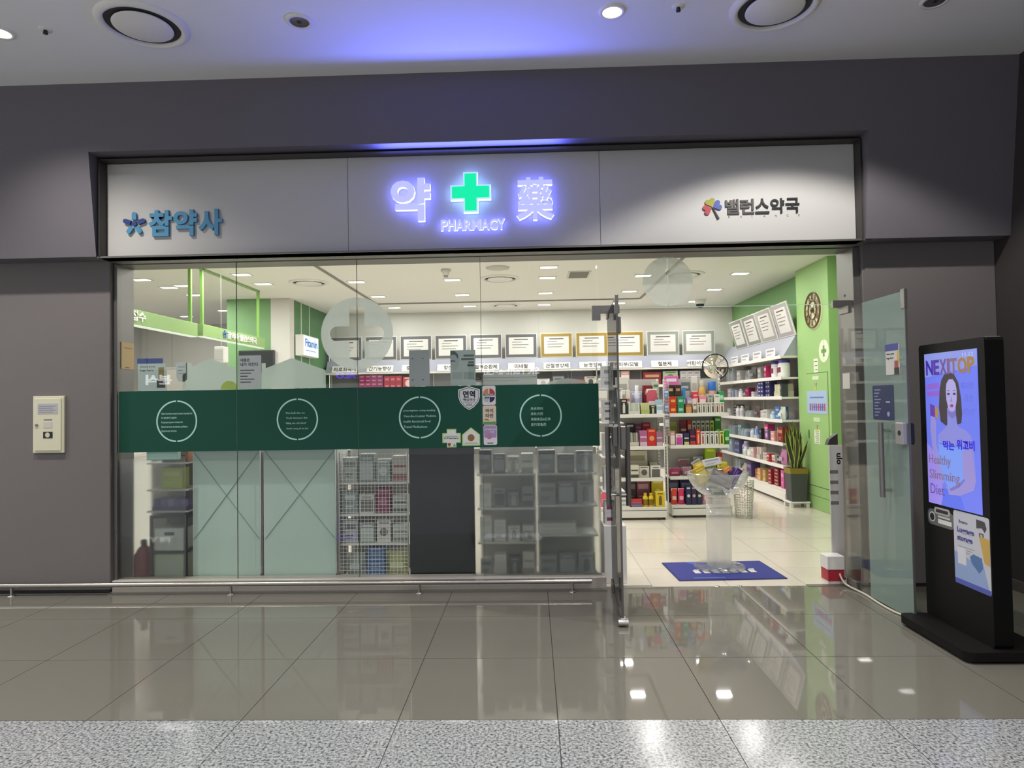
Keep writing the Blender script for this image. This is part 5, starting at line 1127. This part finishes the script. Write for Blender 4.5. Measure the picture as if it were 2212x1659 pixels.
for k in range(4): a = math.radians(45 + 90 * k); b.tube([(CX - .02, cY, cZ), (CX - .02, cY + .13 * math.cos(a), cZ + .13 * math.sin(a))], .005, M_BRZ, 6)
b.build('spokes', t)
B().prism([(cY - .006, cZ), (cY + .006, cZ), (cY + .003, cZ - .12), (cY - .003, cZ - .12)], 'yz', CX - .04, CX - .036, M_BLACK).build('hour_hand', t)
B().prism([(cY, cZ - .006), (cY, cZ + .006), (cY - .18, cZ + .022), (cY - .18, cZ + .018)], 'yz', CX - .044, CX - .040, M_BLACK).build('minute_hand', t)
t = thing('cross_disc', 'pale disc with a green cross on the green column below the clock', 'decal', (CX, 9.165, 2.22))
for s in (-1, 1): B().prism([(9.165 + s * .004 + s * .150 * max(math.cos(math.radians(q)), 0), 2.22 + .155 * math.sin(math.radians(q))) for q in range(-90, 91, 10)], 'yz', CX - .004, CX, mat('#e3efd0', .5)).build('half_disc', t)
B().prism(plus(9.165, 2.22, .075, .024), 'yz', CX - .006, CX - .004, mat('#6a9a48', .5)).build('cross', t)
def note(name, label, y0, y1, z0, z1, c, deco, ln=4, x=CX):
    t = thing(name, label, 'notice', (x, (y0 + y1) / 2, z0), 'notices on the green column')
    B().bev(x - .004, x - .0005, y0, y1, z0, z1, mat(c, .5), .0008).build('sheet', t); b = B()
    for q in range(ln): zz = z1 - (z1 - z0) * (q + .7) / (ln + .4); b.box(x - .0046, x - .004, y0 + (y1 - y0) * .15, y1 - (y1 - y0) * (.15 + .1 * (q % 3)), zz - (z1 - z0) * .02, zz + (z1 - z0) * .03, mat(deco, .5))
    b.build('print', t); return t
note('small_notice', 'small white pictogram notice above the green access door', 9.36, 9.50, 1.935, 2.13, '#e6ecd6', '#3f4a34', 3)
note('small_notice', 'thin white strip label at the top of the green access door', 9.34, 9.54, 1.835, 1.885, '#dfe9cc', '#8fa070', 1, 3.994)
t = note('blue_notice', 'pale blue printed notice in the middle of the green access door', 9.10, 9.74, 1.355, 1.678, '#a9bfe0', '#5a78b8', 2, 3.994)
b = B()
for q in range(8): b.box(3.9885, 3.9893, 9.15 + q * .067, 9.19 + q * .067, 1.40, 1.50, mat('#6a62a8' if q % 3 else '#c2446a', .5))
b.build('bottle_pictures', t)
note('small_notice', 'narrow pale label below the blue notice on the access door', 9.34, 9.54, 1.245, 1.30, '#d6e4c0', '#8fa070', 1, 3.994)
note('small_notice', 'white paper with fine print low on the green access door', 9.34, 9.53, .93, 1.13, '#e2ead2', '#8d9a80', 7, 3.994)
for z, l in ((1.74, 'upper'), (1.15, 'lower')):
    t = thing('door_tag', '%s yellow and grey key tag on the green access door' % l, 'tag', (3.994, 9.44, z), 'key tags of the access door')
    B().prism([(9.40, z + .05), (9.48, z + .05), (9.44, z)], 'yz', 3.988, 3.9935, mat('#9aa8a0', .5)).build('plate', t); B().prism(circ(9.44, z - .02, .022, 14), 'yz', 3.988, 3.9935, mat('#d9c94a', .5)).build('seal', t)

# white board and red-white box by the right jamb
t = thing('white_foam_board', 'narrow white printed board standing by the right door jamb', 'board', (2.65, 5.93, 0))
bd = B().bev(2.60, 2.715, 5.91, 5.93, .012, 1.17, mat('#cfcdc8', .5), .003).build('board', t)
B().box(2.60, 2.71, 5.90, 6.03, 0, .012, M_DARK).build('foot', t)
b = B(); b.text('ulo', M_BLACK, (2.66, 5.909, 1.10), (0, 0, -1), XR, .10, .05, .001, .03, 2)
b.build('lettering', bd)
for q in range(4): B().box(2.60, 2.67, 5.909, 5.91, .92 - q * .09, .95 - q * .09, mat('#77746f', .5)).build('print', bd)
B().prism([(2.60, 1.17), (2.69, 1.17), (2.69, 1.27), (2.62, 1.22)], 'xz', 5.94, 6.0, mat('#3a3836', .5)).build('clip_box', t)
t = thing('wrapped_box', 'low white box with a red band at the foot of the right jamb', 'box', (2.56, 5.83, 0))
B().bev(2.49, 2.635, 5.755, 5.90, .12, .235, M_WHITE, .004).build('upper', t); B().bev(2.495, 2.63, 5.76, 5.90, .022, .12, mat('#b52a3c', .5), .003).build('red_band', t); B().box(2.495, 2.63, 5.76, 5.90, 0, .022, M_OFFW).build('base', t)
# entrance end unit just inside the window, left of the door
t = thing('end_shelf', 'slim white shelf end stacked with white packs left of the open door', 'shelf unit', (.68, 6.0, 0))
B().bev(.605, .80, 5.83, 6.2, 0, .50, M_WHITE, .004).build('cabinet', t)
for z in (.80, 1.10, 1.40, 1.70): B().bev(.60, .80, 5.84, 6.2, z - .015, z, M_WHITE, .003).build('shelf', t)
B().bev(.79, .80, 6.19, 6.20, .5, 1.95, M_WHITE, .002).build('upright', t); B().bev(.60, .61, 6.19, 6.20, .5, 1.95, M_WHITE, .002).build('upright', t)
for i, z in enumerate((.50, .80, 1.10, 1.40, 1.70)):
    put(bstack(.10, .14, .2, ('#d9d8d6', '#e2e0de', '#cfcdca', '#dcdad8', '#d2d4d0')[i], ('#8f3a66', '#55534f', '#8d8b88', '#6f7672', '#9a9894')[i], 1, 2 + i % 2), 'product_box', (.67, 5.95, z), 'white pack stack on the slim end shelf, %s from the bottom' % ORD[i], 'box', 'packs on the slim end shelf')

# ================================================================== BEHIND THE WINDOW, BELOW THE BAND
M_TP = mat('#c3d8cb', .5); WY = 5.83
for i, (x0, x1) in enumerate(((-3.045, -2.42), (-2.405, -1.745))):
    t = thing('display_cabinet', '%s teal-backed display cabinet with crossed bracing against the window' % ('left' if i == 0 else 'right'), 'cabinet', ((x0 + x1) / 2, 6.0, 0), 'display cabinets in the window')
    B().bev(x0, x1, WY + .015, 6.2, 0.0, 1.21, M_WHITE, .004).build('carcass', t)
    bp_ = B().bev(x0 + .012, x1 - .012, WY + .004, WY + .015, .02, 1.20, M_TP, .002).build('back_panel', t)
    for a0, a1 in (((x0 + .02, 1.19), (x1 - .02, .42)), ((x1 - .02, 1.19), (x0 + .02, .42))): B().tube([(a0[0], WY, a0[1]), (a1[0], WY, a1[1])], .003, mat('#93aa9d', .5), 6).build('brace', t)
    B().bev(x1 - .012, x1, WY, WY + .015, .0, 1.21, M_CHROME, .002).build('edge_post', t)
# left corner: extinguisher, black rack with boxes
t = thing('fire_extinguisher', 'dark red cylinder in the bottom left corner behind frosted glass', 'extinguisher', (-3.53, 5.92, 0))
B().lathe(-3.53, 5.92, [(.075, 0), (.08, .02), (.08, .27), (.05, .33), (.025, .35)], mat('#8f2430', .35), 20).build('cylinder', t); B().lathe(-3.53, 5.92, [(.025, .35), (.03, .40), (.0, .41)], M_DARK, 12).build('valve', t)
t = thing('black_rack', 'small black two-tier rack behind the frosted corner glass', 'rack', (-3.27, 5.98, 0))
for x in (-3.44, -3.125):
    for y in (5.85, 6.13): B().bev(x, x + .022, y, y + .022, 0, .63, M_BLACK, .002).build('post', t)
for z in (.05, .31, .62): B().bev(-3.44, -3.103, 5.85, 6.152, z - .016, z, M_BLACK, .002).build('deck', t)
def crate(x, y, z, w_, d, h, c, label, slot=True):
    t = thing('storage_box', label, 'storage box', (x, y, z), 'boxes on the black rack')
    B().bev(x - w_ / 2, x + w_ / 2, y - d / 2, y + d / 2, z, z + h, mat(c, .45), .006).build('body', t)
    if slot: B().box(x - .045, x + .045, y - d / 2 - .0012, y - d / 2, z + h * .70, z + h * .84, M_DARK).build('hand_slot', t)
    else: B().box(x - .05, x + .08, y - d / 2 - .0012, y - d / 2, z + h * .15, z + h * .7, mat('#c9d8cc', .5)).build('label', t)
crate(-3.272, 5.99, .31, .27, .24, .20, '#e9ede6', 'white box with a hand slot on the upper deck of the black rack')
crate(-3.272, 5.99, .05, .27, .24, .235, '#cdd8bc', 'pale green storage box on the lower deck of the black rack', False)
t = thing('corner_shelf', 'white wall shelf above the black rack in the window corner', 'shelf unit', (-3.28, 6.0, .65))
for z in (.67, .86, 1.10): B().bev(-3.46, -3.08, 5.84, 6.2, z - .012, z, M_OFFW, .002).build('deck', t)
B().box(-3.62, -3.08, 6.19, 6.2, .0, 1.2, mat('#8b8883', .6)).build('back_panel', t)
put(btray(.33, .2, .10, '#4a4474', ['#5a5288', '#6d6496', '#8d86b0'], 5), 'display_tray', (-3.27, 5.98, .67), 'purple tray on the lower corner shelf behind frosted glass', 'display tray', None)
put(bcarton(.19, .12, .19, '#c6d656', '#dbe48c', 0), 'product_box', (-3.26, 5.96, .86), 'lime green box glowing through the frosted corner glass', 'box', None)
put(bcarton(.24, .14, .10, '#a8683a', '#3a3434', 3), 'product_box', (-3.24, 5.98, 1.10), 'orange brown box on the top corner shelf under the band', 'box', None)
tag(B().bev(-3.40, -3.12, 5.735, 5.79, 1.135, 1.21, mat('#a9d0c4', .5), .004).build('mint_tray', org=(-3.26, 5.76, 1.135)), 'small mint green strip tray just below the green band', 'tray')
# wire grid rack with packs
def gridrack(x0, x1, z0, z1, y, label, step=.032):
    t = thing('wire_grid_panel', label, 'wire rack', ((x0 + x1) / 2, y, z0))
    b = B(); n = int((x1 - x0) / step)
    for k in range(n + 1): b.box(x0 + k * step - .0013, x0 + k * step + .0013, y - .0013, y + .0013, z0, z1, M_WHITE)
    for k in range(int((z1 - z0) / step) + 1): b.box(x0, x1, y - .0036, y - .001, z0 + k * step, z0 + k * step + .0026, M_WHITE)
    b.build('wire_mesh', t)
    for x in (x0, x1): B().tube([(x, y, 0), (x, y, z1)], .007, M_CHROME, 8).build('side_post', t)
    return t
gridrack(-1.725, -1.115, .0, 1.17, 5.845, 'white wire grid panel with packs behind it, left of the black board')
def windowshelf(x0, x1, label, zs):
    t = thing('window_shelf', label, 'shelf unit', ((x0 + x1) / 2, 6.05, 0), 'shelves behind the window')
    B().box(x0, x1, 6.24, 6.26, 0, 1.2, mat('#c9c7c2', .6)).build('back_panel', t)
    for z in zs: B().bev(x0, x1, 5.87, 6.24, z - .018, z, M_WHITE, .002).build('shelf', t)
    return t
windowshelf(-1.73, -1.11, 'white shelf unit behind the wire grid panel in the window', (.06, .36, .62, .90))
rn = random.Random(11)
wc = [('#c9ccc4', '#8d928c'), ('#a9b4ae', '#dfe4e0'), ('#d6d4cc', '#77746e'), ('#9aa6a2', '#c9d0cc'), ('#7d1f4c', '#b0527c'), ('#b9bcb4', '#5d605c'), ('#cfc6be', '#a3685c'), ('#8d9a98', '#d2d8d4')]
WN = ['pale grey', 'sage grey', 'ivory', 'blue grey', 'magenta', 'stone grey', 'beige', 'slate grey']
for zi, (z, cs, hs) in enumerate(((.90, (0, 3, 1, 6), (.22, .25, .2, .23)), (.62, (7, 2, 4, 5), (.2, .17, .22, .16)), (.36, (5, 3, 2, 0), (.2, .18, .2, .16)))):
    x = -1.71
    for j, c in enumerate(cs):
        w_ = .145 if j % 2 else .135
        put(bcarton(w_ - .01, .12, hs[j], wc[c][0], wc[c][1], (0, 1, 4, 3)[j]), 'product_box', (x + w_ / 2, 5.955, z), '%s box behind the wire grid, %s from the left on the %s shelf' % (WN[c], ORD[j], ('top', 'middle', 'third')[zi]), 'box', 'packs behind the wire grid'); x += w_ + .01
put(bstack(.16, .16, .26, '#4f74a8', '#86a6cc', 1, 6), 'product_box', (-1.42, 5.99, .06), 'blue pack stack at the foot of the wire grid', 'box', 'packs behind the wire grid')
put(bpouch(.2, .1, .22, '#b9bc7a', '#d9dab0'), 'packet', (-1.235, 5.97, .06), 'yellow green bag at the foot of the wire grid', 'packet', 'packs behind the wire grid')
put(bpouch(.16, .1, .20, '#a9b4ac', '#cfd6d0'), 'packet', (-1.61, 5.97, .06), 'grey green bag at the left foot of the wire grid', 'packet', 'packs behind the wire grid')
t = thing('black_board', 'tall black board standing behind the window beside the wire grid', 'board', (-.805, 5.84, 0))
B().bev(-1.095, -.52, 5.822, 5.845, .012, 1.205, mat('#16181c', .5), .004).build('board', t)
for x in (-1.0, -.62): B().bev(x, x + .05, 5.815, 5.95, 0, .012, M_DARK, .002).build('foot', t)
windowshelf(-.50, .02, 'grey-lit shelf unit behind the left frosted pane beside the black board', (.06, .36, .66, .96)); windowshelf(.035, .56, 'shelf unit behind the rightmost frosted pane by the door', (.06, .42, .68, .96))
for zi, z in enumerate((.96, .66, .36, .06)):
    for j in range(4):
        c = rn.choice([('#a9abaa', '#6a6c6c'), ('#8f9192', '#c2c4c4'), ('#c6c8c6', '#8b8d8c'), ('#5b5d60', '#9a9c9e'), ('#e8e4d8', '#b3afa4')]); h = rn.uniform(.13, .22)
        if (zi, j) in ((1, 0), (2, 1), (3, 1), (2, 0)): c = ('#f4f1e8', '#e2dfd6')
        put(bcarton(.105, .12, h, c[0], c[1], j % 4), 'product_box', (-.43 + j * .125, 5.97, z), ('white' if c[0] == '#f4f1e8' else 'grey') + ' box behind the left frosted pane, %s from the left, %s shelf' % (ORD[j], ('top', 'second', 'third', 'bottom')[zi]), 'box', 'packs behind the frosted panes')
for zi, z in enumerate((.96, .68, .06)):
    for j in range(3):
        c = rn.choice([('#9fa1a2', '#c2c4c4'), ('#8b8d8e', '#b3b5b6'), ('#b3b5b5', '#8b8d8c'), ('#5d5f60', '#8a8c8e')]); h = rn.uniform(.16, .22)
        put(bcarton(.15, .12, h, c[0], c[1], j % 4), 'product_box', (.12 + j * .17, 5.99, z), 'grey box behind the right frosted pane, %s from the left, %s shelf' % (ORD[j], ('top', 'second', 'bottom')[zi]), 'box', 'packs behind the frosted panes')
put(bcarton(.34, .14, .09, '#f4f1e8', '#e2dfd6', 0), 'product_box', (.2, 5.99, .42), 'white flat box on the third shelf behind the right frosted pane', 'box', 'packs behind the frosted panes')

# ================================================================== ON THE WINDOW GLASS
IY = Y1g + .0012     # inner face of the glass
def sheet(name, label, cat, poly, c, y0=None, y1=None, grp=None, m=None):
    y0 = IY if y0 is None else y0; y1 = y0 + .002 if y1 is None else y1
    xs = [p[0] for p in poly]; zs = [p[1] for p in poly]
    t = thing(name, label, cat, ((min(xs) + max(xs)) / 2, y0, min(zs)), grp)
    B().prism(poly, 'xz', y0, y1, m or mat(c, .5)).build('sheet', t)
    return t
def R4(x0, x1, z0, z1): return [(x0, z0), (x1, z0), (x1, z1), (x0, z1)]
def bars(t, x0, x1, zs, h, c, y, name='print'):
    b = B()
    for q, z in enumerate(zs): b.box(x0, x1 - (x1 - x0) * .17 * ((q * 2) % 3), y - .0006, y, z - h / 2, z + h / 2, mat(c, .5))
    b.build(name, t)
# posters stand just inside the glass, prints face the concourse
t = sheet('luggage_notice', 'luggage storage notice with a blue header inside the left window pane', 'poster', R4(-3.47, -3.22, 1.745, 1.985), '#b9c7c1')
B().box(-3.475, -3.245, IY - .0006, IY, 1.985, 2.03, mat('#2c3f86', .5)).build('blue_header', t)
b = B(); b.text('Store your', M_DARK, (-3.45, IY, 1.945), XR, ZU, .14, .022, .0006, .01, 1); b.text('bags here', M_DARK, (-3.45, IY, 1.912), XR, ZU, .12, .022, .0006, .01, 1); b.box(-3.285, -3.235, IY - .0006, IY, 1.84, 1.95, mat('#8a7c4c', .5)); b.box(-3.30, -3.225, IY - .0006, IY, 1.77, 1.84, mat('#3a3d3c', .5)); b.build('print', t)
t = sheet('white_card', 'white rounded card hanging right of the luggage notice', 'notice', [(-3.13, 1.985), (-3.03, 1.99), (-3.03, 1.84), (-3.05, 1.82), (-3.10, 1.82), (-3.125, 1.85)], '#c9cec9'); bars(t, -3.11, -3.05, (1.95, 1.92, 1.89), .006, '#8d918d', IY)
M_HS = glassmat('house_film', (.8, .86, .83), .03, .5, '#d2dcd4', .72)
sheet('house_film', 'left pale house-shaped film with a step on the glass above the band', 'decal', [(-3.07, 1.745), (-2.585, 1.745), (-2.585, 1.93), (-2.83, 2.02), (-2.985, 1.95), (-2.985, 1.985), (-3.04, 1.985), (-3.04, 1.90), (-3.07, 1.88)], None, m=M_HS, grp='house-shaped films')
sheet('house_film', 'right pale house-shaped film beside the grey slogan poster', 'decal', [(-2.365, 1.745), (-1.80, 1.745), (-1.80, 1.90), (-2.10, 2.01), (-2.33, 1.925), (-2.33, 1.97), (-2.365, 1.97)], None, m=M_HS, grp='house-shaped films')
sheet('lime_half_disc', 'lime green half disc peeking above the band at the first joint', 'decal', circ(-2.655, 1.745, .075, 16, 0, math.pi), '#b3c63c', IY - .001, IY)
t = sheet('slogan_poster', 'grey poster with bold black Korean slogan right of the first glass joint', 'poster', R4(-2.572, -2.37, 1.745, 2.04), '#c6c9c8')
b = B(); b.text('내몸은', M_BLACK, (-2.555, IY, 1.985), XR, ZU, .085, .03, .0006, .03, 2); b.text('내가 지킨다', M_BLACK, (-2.555, IY, 1.945), XR, ZU, .16, .032, .0006, .03, 2)
for q in range(5): b.box(-2.555, -2.43 - .03 * (q % 3), IY - .0006, IY, 1.905 - q * .026, 1.915 - q * .026, mat('#4a4c4b', .5))
b.build('lettering', t)
t = sheet('grey_plate', 'plain grey rectangular plate with four screws inside the third pane', 'plate', R4(-1.066, -.888, 1.745, 2.06), '#aab0ac', IY, IY + .006)
b = B()
for x in (-1.035, -.945):
    for z in (1.80, 1.985): b.prism(circ(x, z, .006, 10), 'xz', IY - .002, IY, M_DARK)
b.build('screw', t)
t = sheet('beauty_poster', 'grey green cosmetics poster with half a drawn face right of the grey plate', 'poster', R4(-.705, -.487, 1.745, 2.052), '#b3c0b9')
b = B(); b.prism([(-.705, 1.89), (-.66, 1.88), (-.63, 1.92), (-.625, 1.97), (-.64, 2.02), (-.68, 2.045), (-.705, 2.03)], 'xz', IY - .0006, IY, mat('#a9b2ac', .5)); b.prism([(-.705, 2.045), (-.665, 2.045), (-.635, 2.01), (-.64, 1.975), (-.66, 2.01), (-.69, 2.015), (-.705, 2.0)], 'xz', IY - .0012, IY - .0006, mat('#4d5a54', .5)); b.prism([(-.705, 1.965), (-.665, 1.962), (-.655, 1.955), (-.705, 1.952)], 'xz', IY - .0012, IY - .0006, mat('#3d4844', .5))
for q, (z, w_) in enumerate(((1.995, .09), (1.965, .11), (1.935, .05), (1.91, .06))): b.box(-.50 - w_, -.50, IY - .0006, IY, z, z + .018, mat('#4a5852', .5))
b.box(-.69, -.60, IY - .0006, IY, 1.80, 1.86, mat('#9fada6', .5)); b.box(-.59, -.50, IY - .0006, IY, 1.80, 1.86, mat('#96a59d', .5)); b.build('print', t)
t = sheet('striped_panel', 'pale grey panel with thin stripes above the band in the fourth pane', 'panel', R4(-.425, .045, 1.745, 1.845), '#c6c9c0', IY + .01, IY + .014); bars(t, -.42, .04, (1.81, 1.78), .003, '#7f827b', IY + .01)
sheet('pale_dome', 'pale dome-shaped card above the band beside the striped panel', 'card', [(.125 + .36 * k / 16, 1.745 + .045 * math.sin(math.pi * k / 16) ** .7) for k in range(17)], '#cfd1c2', IY + .004, IY + .006)
# outside stickers
OY = Y0g - .0014
def osheet(name, label, poly, c, rim=None, grp=None):
    xs = [p[0] for p in poly]; zs = [p[1] for p in poly]; cx_, cz_ = (min(xs) + max(xs)) / 2, (min(zs) + max(zs)) / 2
    t = thing(name, label, 'sticker', (cx_, OY, min(zs)), grp)
    B().prism(poly, 'xz', OY - .001, OY, mat(rim or c, .45)).build('backing' if rim else 'sheet', t)
    if rim: B().prism([(cx_ + (x - cx_) * .88, cz_ + (z - cz_) * .88) for x, z in poly], 'xz', OY - .0018, OY - .001, mat(c, .45)).build('sheet', t)
    return t
def shieldp(cx, cz, s): return [(cx + x * s, cz + z * s) for x, z in ((0, .5), (.46, .36), (.46, .05), (.38, -.18), (.2, -.38), (0, -.5), (-.2, -.38), (-.38, -.18), (-.46, .05), (-.46, .36))]
B_ = B().prism(shieldp(-.545, 1.634, .205), 'xz', OY - .001, OY, M_WHITE); t = thing('shield_sticker', 'white shield sticker with black Korean letters at the top of the green band', 'sticker', (-.555, OY, 1.53)); B_.build('backing', t)
B().prism(shieldp(-.545, 1.634, .188), 'xz', OY - .0016, OY - .001, M_BLACK).build('dark_line', t); B().prism(shieldp(-.545, 1.634, .178), 'xz', OY - .0022, OY - .0016, mat('#d3d6da', .45)).build('field', t)
b = B(); b.text('면역', M_BLACK, (-.597, OY - .0022, 1.638), XR, ZU, .105, .06, .0006, .04, 2); b.text('책임약국', M_BLACK, (-.597, OY - .0022, 1.608), XR, ZU, .105, .024, .0006, .02, 2); b.box(-.598, -.49, OY - .0028, OY - .0022, 1.597, 1.600, M_DARK); b.box(-.57, -.52, OY - .0028, OY - .0022, 1.565, 1.588, mat('#a3a6aa', .5)); b.build('lettering', t)
GST = 'rounded stickers stacked beside the third joint'
t = osheet('rounded_sticker', 'top rounded sticker with four coloured quarter discs beside the joint', rrect(-.430, -.315, 1.572, 1.738, .014), '#dcdad8', None, GST)
for (cx_, cz_, a0, c) in ((-.378, 1.668, 90, '#c98a5c'), (-.368, 1.668, 0, '#b83a3c'), (-.378, 1.640, 180, '#a9bcc8'), (-.368, 1.640, 270, '#2a1f56')):
    B().prism([(cx_, cz_)] + circ(cx_, cz_, .046, 10, math.radians(a0), math.radians(a0 + 90)), 'xz', OY - .0016, OY - .001, mat(c, .5)).build('quarter_disc', t)
b = B(); b.text('데디마스터', M_DARK, (-.422, OY - .0016, 1.650), XR, ZU, .10, .018, .0006, .02, 1); b.text('톡톡이', M_DARK, (-.408, OY - .0016, 1.626), XR, ZU, .055, .018, .0006, .02, 1); b.build('lettering', t)
t = osheet('rounded_sticker', 'middle rounded beige sticker with two brown Korean syllable lines', rrect(-.428, -.313, 1.402, 1.568, .014), '#d9ccb8', None, GST)
B().box(-.424, -.317, OY - .0016, OY - .001, 1.406, 1.428, mat('#5a9a4c', .5)).build('green_foot', t)
b = B(); b.text('마이', mat('#4a3826', .5), (-.404, OY - .001, 1.505), XR, ZU, .066, .036, .0006, .03, 2); b.text('타민', mat('#4a3826', .5), (-.404, OY - .001, 1.462), XR, ZU, .066, .036, .0006, .03, 2); b.build('lettering', t)
b = B(); b.prism([(-.42, 1.443), (-.40, 1.455), (-.385, 1.45), (-.37, 1.438)], 'xz', OY - .0016, OY - .001, mat('#8a7a4a', .5)); b.build('small_drawing', t)
t = osheet('rounded_sticker', 'bottom rounded lilac sticker with white letters beside the joint', rrect(-.424, -.308, 1.228, 1.398, .014), '#e0dbe2', None, GST)
B().prism(rrect(-.420, -.312, 1.29, 1.394, .012), 'xz', OY - .0016, OY - .001, mat('#a58cba', .5)).build('lilac_field', t)
b = B(); b.text('리커버리어', M_WHITE, (-.414, OY - .0016, 1.352), XR, ZU, .095, .017, .0006, .01, 1); b.text('키즈', M_WHITE, (-.368, OY - .0016, 1.328), XR, ZU, .038, .018, .0006, .02, 1); b.prism(circ(-.375, 1.30, .022, 14), 'xz', OY - .0022, OY - .0016, mat('#b87a96', .5)); b.box(-.392, -.342, OY - .0022, OY - .0010, 1.240, 1.247, M_DARK); b.build('lettering', t)
t = osheet('cross_sticker', 'pale green rimmed cross-shaped sticker low on the green band', [(-.702 + x * .16, 1.290 + z * .16) for x, z in ((-.5, -.25), (-.26, -.25), (-.26, -.5), (.26, -.5), (.26, -.25), (.5, -.25), (.5, .28), (.26, .28), (.26, .5), (-.26, .5), (-.26, .28), (-.5, .28))], '#e2e6de', '#a9d27c')
b = B(); b.text('K-Pharmacy', M_DARK, (-.764, OY - .0018, 1.278), XR, ZU, .124, .022, .0006, .02, 1); b.box(-.76, -.645, OY - .0024, OY - .0018, 1.305, 1.309, mat('#77796f', .5)); b.prism(shieldp(-.722, 1.235, .03), 'xz', OY - .0024, OY - .0018, mat('#a83c34', .5)); b.prism([(-.69, 1.222), (-.665, 1.222), (-.678, 1.246)], 'xz', OY - .0024, OY - .0018, mat('#7da08a', .5)); b.build('print', t)
t = osheet('house_sticker', 'pale green rimmed house-shaped sticker low on the green band', [(-.612, 1.222), (-.455, 1.222), (-.455, 1.318), (-.533, 1.382), (-.612, 1.318)], '#e2e4dc', '#a9d27c')
b = B(); b.prism(circ(-.533, 1.292, .03, 18), 'xz', OY - .0024, OY - .0018, mat('#8f6a3c', .5)); b.box(-.59, -.478, OY - .0024, OY - .0018, 1.243, 1.248, mat('#77796f', .5)); b.build('print', t)
t = thing('tan_notice', 'tan paper notice fixed on the left window jamb', 'notice', (-3.632, 5.82, 1.93))
B().bev(-3.6335, -3.6275, 5.745, 5.93, 1.945, 2.185, mat('#c2a268', .6), .001).build('sheet', t)
b = B(); b.box(-3.6275, -3.6268, 5.78, 5.90, 2.13, 2.137, mat('#8a6f40', .6)); b.box(-3.6275, -3.6268, 5.80, 5.86, 1.955, 1.963, mat('#3d3524', .6)); b.build('print', t)

# ------------------------------------------------------------------ things behind the counter seen over the band
t = thing('reception_counter', 'white reception counter under the green hanging signs', 'counter', (-4.6, 8.6, 0))
B().bev(-4.9, -4.35, 6.4, 10.6, 0, 1.06, M_WHITE, .006).build('body', t); B().bev(-4.95, -4.30, 6.35, 10.65, 1.06, 1.10, mat('#c9c6be', .4), .006).build('worktop', t)
tag(B().bev(-4.36, -4.22, 8.95, 9.09, 2.20, 2.42, M_WHITE, .01).box(-4.35, -4.23, 8.944, 8.95, 2.24, 2.38, mat('#d2d0cc', .6)).tube([(-4.29, 9.02, 2.42), (-4.29, 9.02, SHOP_Z)], .003, M_OFFW, 6).build('hanging_speaker', org=(-4.29, 9.02, 2.2)), 'small white box speaker hanging below the second green sign', 'speaker')
for i, (x, y, w_, h, c, a, l) in enumerate(((-4.7, 6.9, .22, .75, '#3a4468', '#aab2cc', 'dark blue'), (-4.7, 7.25, .2, .72, '#d8d8d6', '#3c4254', 'white'), (-4.62, 7.7, .26, .62, '#9a6a66', '#d9c9c4', 'dusty rose'))):
    put(bcarton(w_, .03, h, c, a, 1), 'brochure_stand', (x, y, 1.10), '%s brochure stand on the reception counter, %s from the window' % (l, ORD[i]), 'brochure stand', 'brochure stands on the counter')
for i, x in enumerate((-6.9, -6.05)):
    t = thing('medicine_cabinet', '%s grey medicine cabinet at the back of the dispensary' % ('left' if i == 0 else 'right'), 'cabinet', (x, 12.5, 0), 'dispensary cabinets')
    B().bev(x - .4, x + .4, 12.3, 12.8, 0, 2.35, mat('#a9a6a0', .6), .006).build('carcass', t)
    for s in (-1, 1):
        d_ = B().bev(x + (.005 if s > 0 else -.39), x + (.39 if s > 0 else -.005), 12.285, 12.3, .08, 2.30, mat('#bdbab4', .55), .003).build('door', t); B().tube([(x + s * .04, 12.27, 1.1), (x + s * .04, 12.27, 1.3)], .006, M_STEEL, 6).build('handle', d_)

# ================================================================== LIT SIGNS ACROSS THE CONCOURSE (seen as reflections in the glass)
XL = (-1, 0, 0)
def farsign(name, label, s, x0, x1, z0, z1, c, em, off):
    t = thing(name, label, 'sign', ((x0 + x1) / 2, HY0, z0)); B().bev(x0 - .4, x1 + .4, HY0 - .06, HY0 + .02, z0 - .15, z1 + .15, M_DARK, .01).build('board', t)
    for x in (x0, x1): B().tube([(x, HY0 - .02, z1 + .15), (x, HY0 - .02, HALL_Z)], .02, M_DARK, 8).build('hanger', t)
    B().text(s, mat(c, .5, emit=em), (x1, HY0 + .02, z0), XL, ZU, x1 - x0, z1 - z0, .04, off, 2).build('lettering', t)
farsign('far_sign', 'white lit car rental lettering across the hall, reflected in the window', 'SK rent-a-car', -1.56, .235, 2.43, 2.64, '#e4e6ff', 9.0, .02)
farsign('far_sign', 'violet lit lettering across the hall, reflected left of the magenta boxes', 'ALO', -6.1, -5.45, 2.39, 2.61, '#5a2cff', 9.0, .05)
farsign('far_sign', 'white lit snack bar lettering across the hall, reflected at the left window edge', '분식', -12.1, -11.3, 2.30, 2.62, '#ffffff', 8.0, .03)
SC.view_layers[0].update()
